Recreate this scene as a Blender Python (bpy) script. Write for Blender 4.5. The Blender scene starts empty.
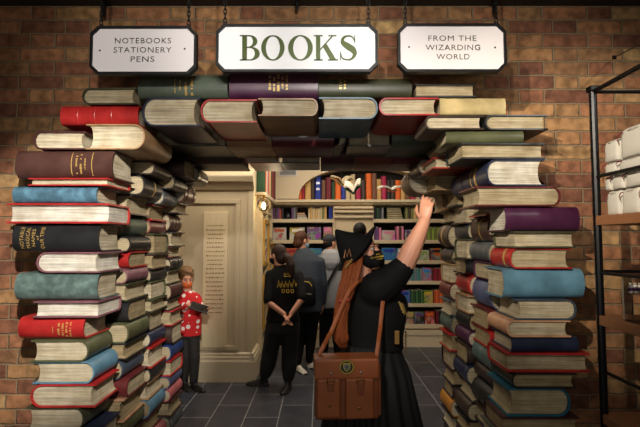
import bpy, bmesh, math, random
from mathutils import Vector, Matrix, Euler

random.seed(7)
sc = bpy.context.scene
COL = sc.collection
PITCH = math.radians(3.37)
CAMH = 1.65
FPX = 450.0
# ------------------------------------------------------------------ camera
cam_d = bpy.data.cameras.new('camera'); cam = bpy.data.objects.new('camera', cam_d); COL.objects.link(cam)
cam_d.sensor_width = 36.0; cam_d.lens = 36.0 * FPX / 640.0; cam_d.clip_start = .05
cam.location = (0, 0, CAMH); cam.rotation_euler = (math.pi / 2 + PITCH, 0, 0)
sc.camera = cam
# ------------------------------------------------------------------ world, lights, exposure
w = bpy.data.worlds.new('world'); sc.world = w; w.use_nodes = True
w.node_tree.nodes['Background'].inputs[0].default_value = (.62, .58, .55, 1)
w.node_tree.nodes['Background'].inputs[1].default_value = .07
sc.view_settings.view_transform = 'Standard'; sc.view_settings.look = 'None'
sc.view_settings.gamma = 1; sc.view_settings.use_curve_mapping = False
sc.view_settings.exposure = 0.0

def aim(o, to):
    o.rotation_euler = (Vector(to) - o.location).to_track_quat('-Z', 'Y').to_euler()
def spot(name, loc, to, power, angle, blend, col, size=.05):
    l = bpy.data.lights.new(name, 'SPOT'); l.energy = power; l.spot_size = math.radians(angle); l.spot_blend = blend
    l.color = col; l.shadow_soft_size = size
    o = bpy.data.objects.new(name, l); COL.objects.link(o); o.location = loc; aim(o, to); return o
def area(name, loc, to, power, sx, sy, col):
    l = bpy.data.lights.new(name, 'AREA'); l.shape = 'RECTANGLE'; l.size = sx; l.size_y = sy; l.energy = power; l.color = col
    o = bpy.data.objects.new(name, l); COL.objects.link(o); o.location = loc; aim(o, to); return o
WARM = (1, .89, .72); NEUT = (1, .94, .86)
spot('track_spot_left_tower', (.1, -.45, 3.0), (-1.45, 2.6, 1.6), 980, 28, .6, NEUT, .03)
spot('track_spot_right_tower', (-.9, -.2, 3.05), (1.35, 2.7, 2.0), 620, 32, .9, WARM, .03)
spot('track_spot_sign', (.35, -.2, 3.0), (-.13, 2.55, 2.76), 185, 36, .8, NEUT, .04)
spot('track_spot_sign_right', (-.25, -.1, 3.0), (.75, 2.7, 2.68), 155, 42, .9, NEUT, .04)
spot('track_spot_sign_left', (-.2, -.3, 3.02), (-.98, 2.6, 2.62), 178, 34, .9, NEUT, .04)
spot('track_spot_woman', (-.55, -.2, 3.02), (.35, 2.6, 1.4), 210, 22, .8, NEUT, .04)
spot('track_spot_rack', (2.0, .6, 3.05), (1.75, 2.9, 2.25), 90, 44, .8, NEUT, .04)
area('front_overhead_fill', (0, -.8, 3.1), (0, 1.6, 1.6), 24, 2.4, .8, WARM)  # added broad fill for the front area, no known ceiling fixture
area('rear_fill_light', (-.3, -2.4, 1.5), (-.1, 2.6, 1.9), 20, 3.0, 1.6, NEUT)  # added fill behind the camera, no real window; lifts the arch underside
area('shop_ceiling_light_near', (.1, 5.0, 3.05), (.1, 5.0, 0), 28, 1.2, .6, WARM)
area('shop_ceiling_light_far', (.5, 5.9, 3.1), (.6, 6.9, .6), 23, 2.2, .5, WARM)
area('shop_ceiling_light_panel', (-1.2, 4.6, 2.9), (-1.3, 5.4, 1.2), 12, .8, .3, WARM)

# ------------------------------------------------------------------ helpers
def P(px, py, Y):
    xc = (px - 320) / FPX; yc = (213.5 - py) / FPX
    cp, sp = math.cos(PITCH), math.sin(PITCH)
    t = Y / (cp - sp * yc)
    return Vector((xc * t, Y, CAMH + (sp + cp * yc) * t))
def HZ(py, Y): return P(320, py, Y).z
def XX(px, Y, py=240): return P(px, py, Y).x

def lin(c):
    c /= 255.0
    return c / 12.92 if c <= .04045 else ((c + .055) / 1.055) ** 2.4
def rgb(r, g, b): return (lin(r), lin(g), lin(b), 1)

MATS = {}
def new_mat(name):
    m = bpy.data.materials.new(name); m.use_nodes = True
    nt = m.node_tree; return m, nt, nt.nodes['Principled BSDF']
def N(nt, t, **k):
    n = nt.nodes.new(t)
    for a, v in k.items(): setattr(n, a, v)
    return n
def M_(nt, op, a, b=None, c=None):
    n = nt.nodes.new('ShaderNodeMath'); n.operation = op
    for i, v in enumerate((a, b, c)):
        if v is None: continue
        if isinstance(v, (int, float)): n.inputs[i].default_value = v
        else: nt.links.new(v, n.inputs[i])
    return n.outputs[0]
def mixc(nt, fac, a, b, mode='MIX'):
    n = nt.nodes.new('ShaderNodeMix'); n.data_type = 'RGBA'; n.blend_type = mode
    for sock, v in ((n.inputs[0], fac), (n.inputs[6], a), (n.inputs[7], b)):
        if isinstance(v, (int, float)): sock.default_value = v
        elif isinstance(v, tuple): sock.default_value = v
        else: nt.links.new(v, sock)
    return n.outputs[2]
def bump(nt, bs, h, strength=.3, dist=.003):
    b = nt.nodes.new('ShaderNodeBump'); b.inputs['Strength'].default_value = strength; b.inputs['Distance'].default_value = dist
    nt.links.new(h, b.inputs['Height']); nt.links.new(b.outputs[0], bs.inputs['Normal'])

def plain(key, c, rough=.5, metal=0.0, var=.12, scale=14, bmp=0.0, bscale=120, stretch=None, spec=.5):
    """plain surface with a little noise in its colour and relief"""
    k = ('plain', key)
    if k in MATS: return MATS[k]
    m, nt, bs = new_mat(key); MATS[k] = m
    tc = N(nt, 'ShaderNodeTexCoord'); src = tc.outputs['Object']
    if stretch:
        mp = N(nt, 'ShaderNodeMapping'); mp.inputs['Scale'].default_value = stretch; nt.links.new(src, mp.inputs[0]); src = mp.outputs[0]
    nz = N(nt, 'ShaderNodeTexNoise'); nz.inputs['Scale'].default_value = scale; nz.inputs['Detail'].default_value = 5; nt.links.new(src, nz.inputs['Vector'])
    lo = tuple(x * (1 - var) for x in c[:3]) + (1,); hi = tuple(min(1, x * (1 + var)) for x in c[:3]) + (1,)
    nt.links.new(mixc(nt, nz.outputs[0], lo, hi), bs.inputs['Base Color'])
    bs.inputs['Roughness'].default_value = rough; bs.inputs['Metallic'].default_value = metal
    bs.inputs['Specular IOR Level'].default_value = spec
    if bmp:
        n2 = N(nt, 'ShaderNodeTexNoise'); n2.inputs['Scale'].default_value = bscale; n2.inputs['Detail'].default_value = 3; nt.links.new(src, n2.inputs['Vector'])
        bump(nt, bs, n2.outputs[0], bmp)
    return m

CLR = dict(
    red=(166, 36, 34), maroon=(92, 34, 34), darkmaroon=(66, 28, 28), brown=(72, 46, 39), darkbrown=(54, 38, 30), tan=(150, 116, 80),
    paletan=(186, 166, 118), black=(30, 30, 31), grey=(92, 96, 100), slate=(58, 70, 84), navy=(34, 42, 66), blue=(78, 114, 134), greenblue=(92, 112, 108),
    olive=(80, 82, 54), darkolive=(58, 60, 40), teal=(28, 92, 112), purple=(68, 28, 58), mauve=(122, 78, 86), peach=(196, 146, 112),
    mossgreen=(74, 84, 70), slateblue=(72, 80, 112), pinkish=(178, 96, 100), ochre=(176, 116, 40), charcoal=(48, 50, 52), rust=(104, 52, 36), umber=(112, 86, 58),
    lightblue=(86, 126, 148), royal=(30, 56, 110))
WORD = dict(darkmaroon='dark maroon', darkbrown='dark brown', paletan='pale tan', greenblue='mottled grey-green', darkolive='dark olive', mossgreen='moss green',
    slateblue='slate blue', lightblue='light blue', royal='royal blue', slate='dark slate')
def word(c): return WORD.get(c, c)
def leather(c, rough=.42):
    k = ('leather', c)
    if k in MATS: return MATS[k]
    m, nt, bs = new_mat('leather_' + c); MATS[k] = m
    base = rgb(*CLR[c])
    tc = N(nt, 'ShaderNodeTexCoord'); oi = N(nt, 'ShaderNodeObjectInfo')
    ad = N(nt, 'ShaderNodeVectorMath', operation='ADD'); nt.links.new(tc.outputs['Object'], ad.inputs[0]); nt.links.new(oi.outputs['Location'], ad.inputs[1])
    n1 = N(nt, 'ShaderNodeTexNoise'); n1.inputs['Scale'].default_value = 9; n1.inputs['Detail'].default_value = 6; nt.links.new(ad.outputs[0], n1.inputs['Vector'])
    n2 = N(nt, 'ShaderNodeTexNoise'); n2.inputs['Scale'].default_value = 160; n2.inputs['Detail'].default_value = 2; nt.links.new(ad.outputs[0], n2.inputs['Vector'])
    lo = tuple(x * .72 for x in base[:3]) + (1,); hi = tuple(min(1, x * 1.22 + .006) for x in base[:3]) + (1,)
    rp = N(nt, 'ShaderNodeValToRGB'); rp.color_ramp.elements[0].position = .3; rp.color_ramp.elements[1].position = .7
    rp.color_ramp.elements[0].color = lo; rp.color_ramp.elements[1].color = hi
    nt.links.new(n1.outputs[0], rp.inputs[0])
    if c in ('greenblue', 'blue', 'grey'):      # mottled cloth
        n3 = N(nt, 'ShaderNodeTexNoise'); n3.inputs['Scale'].default_value = 26; n3.inputs['Detail'].default_value = 8; nt.links.new(ad.outputs[0], n3.inputs['Vector'])
        r3 = N(nt, 'ShaderNodeValToRGB'); r3.color_ramp.elements[0].position = .42; r3.color_ramp.elements[1].position = .66
        r3.color_ramp.elements[0].color = (.55, .55, .55, 1); r3.color_ramp.elements[1].color = (1.3, 1.3, 1.25, 1); nt.links.new(n3.outputs[0], r3.inputs[0])
        nt.links.new(mixc(nt, .7, rp.outputs[0], r3.outputs[0], 'MULTIPLY'), bs.inputs['Base Color'])
    else:
        nt.links.new(rp.outputs[0], bs.inputs['Base Color'])
    bs.inputs['Roughness'].default_value = .33 if c in ('black', 'brown', 'purple', 'maroon', 'red', 'navy') else rough
    bump(nt, bs, n2.outputs[0], .25, .002)
    return m

def pages(kind=0):
    k = ('pages', kind)
    if k in MATS: return MATS[k]
    c = [(204, 191, 164), (188, 173, 142), (168, 150, 116), (226, 220, 206)][kind]
    m, nt, bs = new_mat('page_edges'); MATS[k] = m
    tc = N(nt, 'ShaderNodeTexCoord'); mp = N(nt, 'ShaderNodeMapping'); mp.inputs['Scale'].default_value = (3, 3, 150)
    nt.links.new(tc.outputs['Object'], mp.inputs[0])
    nz = N(nt, 'ShaderNodeTexNoise'); nz.inputs['Scale'].default_value = 1.0; nz.inputs['Detail'].default_value = 6; nz.inputs['Roughness'].default_value = .7
    nt.links.new(mp.outputs[0], nz.inputs['Vector'])
    n2 = N(nt, 'ShaderNodeTexNoise'); n2.inputs['Scale'].default_value = 12; n2.inputs['Detail'].default_value = 4; nt.links.new(tc.outputs['Object'], n2.inputs['Vector'])
    b = rgb(*c)
    rp = N(nt, 'ShaderNodeValToRGB'); rp.color_ramp.elements[0].position = .36; rp.color_ramp.elements[1].position = .6
    rp.color_ramp.elements[0].color = tuple(x * .5 for x in b[:3]) + (1,); rp.color_ramp.elements[1].color = b
    nt.links.new(nz.outputs[0], rp.inputs[0])
    r2 = N(nt, 'ShaderNodeValToRGB'); r2.color_ramp.elements[0].position = .35; r2.color_ramp.elements[1].position = .65
    r2.color_ramp.elements[0].color = (.72, .66, .56, 1); r2.color_ramp.elements[1].color = (1, 1, 1, 1); nt.links.new(n2.outputs[0], r2.inputs[0])
    nt.links.new(mixc(nt, .8, rp.outputs[0], r2.outputs[0], 'MULTIPLY'), bs.inputs['Base Color'])
    bs.inputs['Roughness'].default_value = .9; bs.inputs['Specular IOR Level'].default_value = .15
    bump(nt, bs, nz.outputs[0], .5, .003)
    return m

def link(name, bm, m, parent=None, smooth=False, loc=None):
    me = bpy.data.meshes.new(name); bm.normal_update(); bm.to_mesh(me); bm.free()
    o = bpy.data.objects.new(name, me); COL.objects.link(o)
    for x in (m if isinstance(m, (list, tuple)) else [m]): me.materials.append(x)
    if smooth:
        for p in me.polygons: p.use_smooth = True
    if parent: o.parent = parent
    if loc is not None: o.location = loc
    return o
def empty(name, loc=(0, 0, 0), rz=0.0):
    o = bpy.data.objects.new(name, None); COL.objects.link(o); o.empty_display_size = .05
    o.location = loc; o.rotation_euler = (0, 0, rz); return o
LABELS = {}
def tag(o, label, cat, group=None):
    LABELS.setdefault(label, []).append(o.name)
    o['label'] = label; o['category'] = cat
    if group: o['group'] = group
    return o
def structure(o): o['kind'] = 'structure'; return o
def thing(name, label, cat, loc=(0, 0, 0), rz=0.0, group=None):
    return tag(empty(name, loc, rz), label, cat, group)

def box(bm, x0, x1, y0, y1, z0, z1, bev=0.0, mi=0):
    g = bmesh.ops.create_cube(bm, size=1.0); vs = g['verts']
    for v in vs:
        v.co = Vector(((x0 + x1) / 2 + v.co.x * (x1 - x0), (y0 + y1) / 2 + v.co.y * (y1 - y0), (z0 + z1) / 2 + v.co.z * (z1 - z0)))
    fs = {f for v in vs for f in v.link_faces}
    for f in fs: f.material_index = mi
    if bev > 0:
        es = list({e for v in vs for e in v.link_edges})
        bmesh.ops.bevel(bm, geom=es, offset=bev, segments=2, affect='EDGES', profile=.6)
    return bm
def BX(*a, **k): return box(bmesh.new(), *a, **k)
def prism(bm, poly, y0, y1, axis='y', mi=0):
    """extrude a 2-D outline (x,z) along y, or (y,z) along x"""
    def v3(p, d): return Vector((p[0], d, p[1])) if axis == 'y' else (Vector((d, p[0], p[1])) if axis == 'x' else Vector((p[0], p[1], d)))
    a = [bm.verts.new(v3(p, y0)) for p in poly]; b = [bm.verts.new(v3(p, y1)) for p in poly]
    n = len(poly); fs = [bm.faces.new(a), bm.faces.new(b[::-1])]
    for i in range(n): fs.append(bm.faces.new((a[i], b[i], b[(i + 1) % n], a[(i + 1) % n])))
    for f in fs: f.material_index = mi
    bmesh.ops.recalc_face_normals(bm, faces=fs)
    return bm
def loft(bm, rings, caps=True, mi=0):
    vs = [[bm.verts.new(p) for p in r] for r in rings]; n = len(rings[0]); fs = []
    for a, b in zip(vs, vs[1:]):
        for i in range(n): fs.append(bm.faces.new((a[i], a[(i + 1) % n], b[(i + 1) % n], b[i])))
    if caps: fs.append(bm.faces.new(vs[0][::-1])); fs.append(bm.faces.new(vs[-1]))
    for f in fs: f.material_index = mi
    bmesh.ops.recalc_face_normals(bm, faces=fs)
    return bm
def frames(pts):
    out = []; up = None
    for i, p in enumerate(pts):
        t = (pts[min(i + 1, len(pts) - 1)] - pts[max(i - 1, 0)]).normalized()
        if up is None:
            up = Vector((0, 0, 1)) if abs(t.z) < .9 else Vector((0, 1, 0))
        s = t.cross(up).normalized(); up = s.cross(t).normalized(); out.append((t, s, up))
    return out
def tube(bm, pts, rads, n=10, mi=0, caps=True):
    pts = [Vector(p) for p in pts]
    if isinstance(rads, (int, float)): rads = [rads] * len(pts)
    rings = []
    for p, r, (t, s, u) in zip(pts, rads, frames(pts)):
        ra, rb = r if isinstance(r, tuple) else (r, r)
        rings.append([p + s * math.cos(a) * ra + u * math.sin(a) * rb for a in (2 * math.pi * i / n for i in range(n))])
    return loft(bm, rings, caps, mi)
def ball(bm, c, r, rot=None, seg=16, mi=0):
    g = bmesh.ops.create_uvsphere(bm, u_segments=seg, v_segments=max(6, seg // 2 + 2), radius=1.0)
    r = Vector(r) if hasattr(r, '__len__') else Vector((r, r, r))
    for v in g['verts']:
        q = Vector((v.co.x * r.x, v.co.y * r.y, v.co.z * r.z))
        v.co = Vector(c) + (rot @ q if rot else q)
        for f in v.link_faces: f.material_index = mi
    return bm
def fuse(name, bm, m, parent, voxel=.012, smooth=3, fac=.5):
    """grow overlapping shapes into one continuous skin"""
    o = link(name, bm, m, None)
    r = o.modifiers.new('r', 'REMESH'); r.mode = 'VOXEL'; r.voxel_size = voxel
    s = o.modifiers.new('s', 'SMOOTH'); s.iterations = smooth; s.factor = fac
    dg = bpy.context.evaluated_depsgraph_get()
    me = bpy.data.meshes.new_from_object(o.evaluated_get(dg))
    o.modifiers.clear(); old = o.data; o.data = me; bpy.data.meshes.remove(old)
    if not me.materials:
        for x in (m if isinstance(m, (list, tuple)) else [m]): me.materials.append(x)
    for p in me.polygons: p.use_smooth = True
    o.parent = parent
    return o
TXT = {}
def text_geo(body):
    """flat outline of a line of lettering: (verts, faces, width, height), left-bottom at 0,0"""
    if body in TXT: return TXT[body]
    c = bpy.data.curves.new('lettering', 'FONT'); c.body = body; c.size = 1; c.resolution_u = 3; c.space_character = 1.12
    o = bpy.data.objects.new('lettering', c); COL.objects.link(o)
    dg = bpy.context.evaluated_depsgraph_get(); me = bpy.data.meshes.new_from_object(o.evaluated_get(dg))
    vs = [(v.co.x, v.co.y) for v in me.vertices]; fs = [tuple(p.vertices) for p in me.polygons]
    bpy.data.objects.remove(o); bpy.data.curves.remove(c); bpy.data.meshes.remove(me)
    x0 = min(v[0] for v in vs); y0 = min(v[1] for v in vs); x1 = max(v[0] for v in vs); y1 = max(v[1] for v in vs)
    TXT[body] = ([(a - x0, b - y0) for a, b in vs], fs, x1 - x0, y1 - y0); return TXT[body]
def put_text(bm, body, fn, wid, hei, mi=0):
    """lettering scaled to wid x hei, centred, mapped by fn(u,v)->Vector"""
    vs, fs, ww, hh = text_geo(body)
    bv = [bm.verts.new(fn((a / ww - .5) * wid, (b / hh - .5) * hei)) for a, b in vs]
    for f in fs:
        try: bm.faces.new([bv[i] for i in f]).material_index = mi
        except ValueError: pass

# ------------------------------------------------------------------ books
GOLD = lambda: plain('gilt', rgb(206, 170, 96), .35, .3, .2)
PIV = {'-y': 0.0, '+y': math.pi, '+x': math.pi / 2, '-x': -math.pi / 2}
def book(label, bb, S, color, pk=0, rnd=.3, t=.009, s=.012, gilt=None, bands=(), rz=None, group=None, bandcol=None, board=None, cat='book', name='hardback_book'):
    """a lying hardback: bb = (x0,x1,y0,y1,z0,z1); S = way its spine faces"""
    x0, x1, y0, y1, z0, z1 = bb
    L, W = (x1 - x0, y1 - y0) if S[1] == 'y' else (y1 - y0, x1 - x0)
    T = z1 - z0 - .0015
    D = rnd * T; n = 8
    if rz is None: rz = random.uniform(-1.2, 1.2)
    root = thing(name, label, cat, ((x0 + x1) / 2, (y0 + y1) / 2, z0 + .0005), PIV[S] + math.radians(rz), group)
    root['spine'] = S
    th = [math.pi * (-.5 + i / n) for i in range(n + 1)]
    outer = [(W, 0)] + [(D - D * math.cos(a), T / 2 + T / 2 * math.sin(a)) for a in th] + [(W, T)]
    ti = min(t, D * .8)
    inner = [(W, t)] + [(D - (D - ti) * math.cos(a), T / 2 + (T / 2 - t) * math.sin(a)) for a in th] + [(W, T - t)]
    bm = bmesh.new()
    def V(x, p): return bm.verts.new((x - L / 2, p[0] - W / 2, p[1]))
    def strip(prof, flip):
        a = [V(0, p) for p in prof]; b = [V(L, p) for p in prof]
        for i in range(len(prof) - 1):
            q = (a[i], b[i], b[i + 1], a[i + 1])
            f = bm.faces.new(q if not flip else q[::-1]); f.smooth = True
    strip(outer, True); strip(inner, False)
    for x, fl in ((0, False), (L, True)):
        a = [V(x, p) for p in outer]; b = [V(x, p) for p in inner]
        for i in range(len(a) - 1):
            q = (a[i], a[i + 1], b[i + 1], b[i]); bm.faces.new(q[::-1] if fl else q)
    for k in (0, -1):
        q = [V(0, outer[k]), V(L, outer[k]), V(L, inner[k]), V(0, inner[k])]
        bm.faces.new(q if k == 0 else q[::-1])
    bmesh.ops.recalc_face_normals(bm, faces=bm.faces)
    link('cover', bm, leather(color), root)
    # page block
    bm = bmesh.new()
    c = min(.16 * T, .03)
    sp = [(D - (D - ti - .001) * math.cos(a), T / 2 + (T / 2 - t) * math.sin(a)) for a in th]
    fo = [(W - s - c * math.cos(a), T / 2 + (T / 2 - t) * math.sin(a)) for a in th]
    prof = sp + fo[::-1]
    A = [[V(x, p) for p in sp] for x in (s, L - s)]; B = [[V(x, p) for p in fo] for x in (s, L - s)]
    for k in (0, 1):
        for i in range(n):
            q = (A[k][i], A[k][i + 1], B[k][i + 1], B[k][i]); bm.faces.new(q if k == 0 else q[::-1])
    for X in (A, B):
        for i in range(n): bm.faces.new((X[0][i], X[1][i], X[1][i + 1], X[0][i + 1]))
    bm.faces.new((A[0][0], B[0][0], B[1][0], A[1][0])); bm.faces.new((A[0][n], A[1][n], B[1][n], B[0][n]))
    bmesh.ops.recalc_face_normals(bm, faces=bm.faces)
    link('page_block', bm, pages(pk), root)
    def sy(z, off=.0012):
        q = max(-1, min(1, (z - T / 2) / (T / 2))); return D - D * math.sqrt(max(0, 1 - q * q)) - off - W / 2
    for bx, bw, bh, kind in bands:            # raised bands or gold rings round the spine
        bm = bmesh.new(); rings = []
        for x, h in ((bx - bw / 2, 0), (bx - bw / 4, bh), (bx + bw / 4, bh), (bx + bw / 2, 0)):
            rings.append([(x - L / 2, D - (D + h) * math.cos(a) - W / 2 - .0008, T / 2 + (T / 2 + min(h, .001)) * math.sin(a)) for a in th[1:-1]])
        vs = [[bm.verts.new(p) for p in r] for r in rings]
        for a, b in zip(vs, vs[1:]):
            for i in range(len(a) - 1): bm.faces.new((a[i], b[i], b[i + 1], a[i + 1])).smooth = True
        bmesh.ops.recalc_face_normals(bm, faces=bm.faces)
        link('gilt_band' if kind == 'gold' else 'raised_band', bm, GOLD() if kind == 'gold' else leather(bandcol or color), root)
    if gilt:
        bm = bmesh.new()
        for g in gilt:
            if g[0] == 'text':                # reads up the lying spine
                _, body, x, hgt, wid = g
                put_text(bm, body, lambda u, v: Vector((x - v - L / 2, sy(T / 2 + u), T / 2 + u)), wid, hgt)
            else:                             # a rule across the spine, split into worn dashes if asked
                _, x, wd, zf0, zf1, dash = g
                k = 10 if not dash else dash
                for i in range(k):
                    if dash and random.random() < .25: continue
                    za = T * (zf0 + (zf1 - zf0) * i / k); zb = T * (zf0 + (zf1 - zf0) * (i + (.72 if dash else 1)) / k)
                    a = wd * (random.uniform(.6, 1) if dash else 1)
                    q = [(x - a / 2, za), (x + a / 2, za), (x + a / 2, zb), (x - a / 2, zb)]
                    bm.faces.new([bm.verts.new((xx - L / 2, sy(zz), zz)) for xx, zz in q])
        bmesh.ops.recalc_face_normals(bm, faces=bm.faces)
        link('gilt_title', bm, GOLD(), root)
    return root
# ------------------------------------------------------------------ setting
def brick_mat():
    m, nt, bs = new_mat('aged_brick')
    tc = N(nt, 'ShaderNodeTexCoord'); sx = N(nt, 'ShaderNodeSeparateXYZ'); nt.links.new(tc.outputs['Object'], sx.inputs[0])
    wob = N(nt, 'ShaderNodeTexNoise'); wob.inputs['Scale'].default_value = 9; wob.inputs['Detail'].default_value = 4; nt.links.new(tc.outputs['Object'], wob.inputs['Vector'])
    wo = M_(nt, 'MULTIPLY', M_(nt, 'SUBTRACT', wob.outputs[0], .5), .022)
    X = M_(nt, 'ADD', M_(nt, 'ADD', sx.outputs[0], sx.outputs[1]), wo); Zc = M_(nt, 'ADD', sx.outputs[2], wo)
    CH, PER, ST = .0948, .468, .645
    rz = M_(nt, 'DIVIDE', Zc, CH); row = M_(nt, 'FLOOR', rz); fz = M_(nt, 'SUBTRACT', rz, row)
    u = M_(nt, 'ADD', M_(nt, 'DIVIDE', X, PER), M_(nt, 'MULTIPLY', M_(nt, 'FLOORED_MODULO', row, 2.0), .5))
    cell = M_(nt, 'FLOOR', u); fu = M_(nt, 'SUBTRACT', u, cell)
    hd = M_(nt, 'GREATER_THAN', fu, ST)
    du = M_(nt, 'MULTIPLY', M_(nt, 'MINIMUM', M_(nt, 'MINIMUM', fu, M_(nt, 'SUBTRACT', 1.0, fu)), M_(nt, 'ABSOLUTE', M_(nt, 'SUBTRACT', fu, ST))), PER)
    dz = M_(nt, 'MULTIPLY', M_(nt, 'MINIMUM', fz, M_(nt, 'SUBTRACT', 1.0, fz)), CH)
    d = M_(nt, 'MINIMUM', du, dz)
    fine = N(nt, 'ShaderNodeTexNoise'); fine.inputs['Scale'].default_value = 45; fine.inputs['Detail'].default_value = 6; nt.links.new(tc.outputs['Object'], fine.inputs['Vector'])
    d2 = M_(nt, 'ADD', d, M_(nt, 'MULTIPLY', M_(nt, 'SUBTRACT', fine.outputs[0], .5), .012))
    mr = N(nt, 'ShaderNodeMapRange', interpolation_type='SMOOTHSTEP'); nt.links.new(d2, mr.inputs[0]); mr.inputs[1].default_value = .003; mr.inputs[2].default_value = .0085
    idv = N(nt, 'ShaderNodeCombineXYZ')
    nt.links.new(M_(nt, 'ADD', M_(nt, 'MULTIPLY', cell, 2.0), hd), idv.inputs[0]); nt.links.new(row, idv.inputs[1])
    wn = N(nt, 'ShaderNodeTexWhiteNoise', noise_dimensions='2D'); nt.links.new(idv.outputs[0], wn.inputs['Vector'])
    rp = N(nt, 'ShaderNodeValToRGB'); e = rp.color_ramp; e.elements[0].position = 0; e.elements[0].color = rgb(112, 74, 58)
    e.elements[1].position = 1; e.elements[1].color = rgb(178, 146, 100)
    for p, c in ((.22, rgb(134, 90, 66)), (.45, rgb(154, 108, 76)), (.68, rgb(158, 122, 82)), (.86, rgb(132, 96, 68))):
        x = e.elements.new(p); x.color = c
    nt.links.new(wn.outputs[0], rp.inputs[0])
    st = N(nt, 'ShaderNodeTexNoise'); st.inputs['Scale'].default_value = 16; st.inputs['Detail'].default_value = 8; nt.links.new(tc.outputs['Object'], st.inputs['Vector'])
    r2 = N(nt, 'ShaderNodeValToRGB'); r2.color_ramp.elements[0].position = .34; r2.color_ramp.elements[0].color = (.5, .47, .45, 1)
    r2.color_ramp.elements[1].position = .66; r2.color_ramp.elements[1].color = (1.25, 1.2, 1.15, 1); nt.links.new(st.outputs[0], r2.inputs[0])
    bc = mixc(nt, .85, rp.outputs[0], r2.outputs[0], 'MULTIPLY')
    mc = mixc(nt, fine.outputs[0], rgb(92, 74, 56), rgb(156, 134, 104))
    nt.links.new(mixc(nt, mr.outputs[0], mc, bc), bs.inputs['Base Color'])
    bs.inputs['Roughness'].default_value = .85; bs.inputs['Specular IOR Level'].default_value = .25
    h = M_(nt, 'ADD', M_(nt, 'MULTIPLY', mr.outputs[0], 1.0), M_(nt, 'MULTIPLY', st.outputs[0], .7))
    bump(nt, bs, h, .8, .012)
    return m
def tile_mat():
    m, nt, bs = new_mat('slate_floor_tile')
    tc = N(nt, 'ShaderNodeTexCoord'); mp = N(nt, 'ShaderNodeMapping'); nt.links.new(tc.outputs['Object'], mp.inputs[0])
    mp.inputs['Rotation'].default_value = (0, 0, math.pi / 2); mp.inputs['Location'].default_value = (.2, .07, 0)
    br = N(nt, 'ShaderNodeTexBrick'); nt.links.new(mp.outputs[0], br.inputs['Vector'])
    br.inputs['Color1'].default_value = rgb(58, 61, 70); br.inputs['Color2'].default_value = rgb(70, 73, 82); br.inputs['Mortar'].default_value = rgb(150, 150, 150)
    br.inputs['Scale'].default_value = 1; br.inputs['Mortar Size'].default_value = .0045; br.inputs['Brick Width'].default_value = .63; br.inputs['Row Height'].default_value = .315
    br.offset = .5
    nz = N(nt, 'ShaderNodeTexNoise'); nz.inputs['Scale'].default_value = 7; nz.inputs['Detail'].default_value = 6; nt.links.new(tc.outputs['Object'], nz.inputs['Vector'])
    r = N(nt, 'ShaderNodeValToRGB'); r.color_ramp.elements[0].position = .3; r.color_ramp.elements[0].color = (.72, .72, .74, 1); r.color_ramp.elements[1].position = .7; r.color_ramp.elements[1].color = (1.15, 1.13, 1.1, 1)
    nt.links.new(nz.outputs[0], r.inputs[0])
    nt.links.new(mixc(nt, .8, br.outputs[0], r.outputs[0], 'MULTIPLY'), bs.inputs['Base Color'])
    bs.inputs['Roughness'].default_value = .42
    inv = M_(nt, 'SUBTRACT', 1.0, br.outputs['Fac']); bump(nt, bs, inv, .3, .003)
    return m
def wood_mat(key, c, rough=.5, var=.16, stretch=(22, 22, 1.6), bmp=.12):
    return plain(key, c, rough, 0, var, 3.0, bmp, 6, stretch)
CREAM = wood_mat('limed_wood', rgb(196, 178, 146), .55, .1)
CREAMH = wood_mat('limed_wood_level', rgb(204, 187, 156), .5, .08, (1.6, 22, 22))
DARKCEIL = plain('dark_ceiling_paint', rgb(44, 38, 32), .8)
BACKDARK = plain('dark_backing', rgb(30, 26, 24), .8)
BLACKMETAL = plain('black_steel', rgb(22, 22, 24), .38, .6, .1)
FRONT, REAR = 2.95, 4.0
# floor, ceilings
structure(link('floor', BX(-4.2, 4.2, -2.5, 8.0, -.1, 0), tile_mat()))
structure(link('ceiling', BX(-4.2, 4.2, -2.5, FRONT + .02, HZ(6, FRONT), 3.4), DARKCEIL))
structure(link('ceiling_shop', BX(-4.2, 4.2, REAR - .05, 8.0, 3.2, 3.3), plain('shop_ceiling_paint', rgb(120, 108, 88), .8)))
# brick wall with the opening the books line
bm = bmesh.new()
prism(bm, [(-4.2, 0), (-1.645, 0), (-1.645, 1.9), (-1.43, 2.26), (-1.43, 2.5), (1.24, 2.5), (1.24, 2.26), (1.5, 2.0), (1.5, 0), (4.2, 0), (4.2, 3.26), (-4.2, 3.26)], FRONT, REAR)
structure(link('wall_front', bm, brick_mat()))
# shop walls behind
structure(link('wall_back', BX(-4.2, 4.2, 7.5, 7.6, 0, 3.2), CREAM))
structure(link('wall_right', BX(3.0, 3.1, REAR, 7.5, 0, 3.2), CREAM))
structure(link('wall_left', BX(-3.1, -3.0, REAR, 7.5, 0, 3.2), CREAM))
PX = XX(252.5, 5.38)                     # corner of the panelled block
structure(link('wall_panel', BX(-3.0, PX, 5.38, 7.5, 0, 3.2), CREAM))
PY = 5.38
def pz(y): return HZ(y, PY)
def ppx(x): return XX(x, PY)
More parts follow.
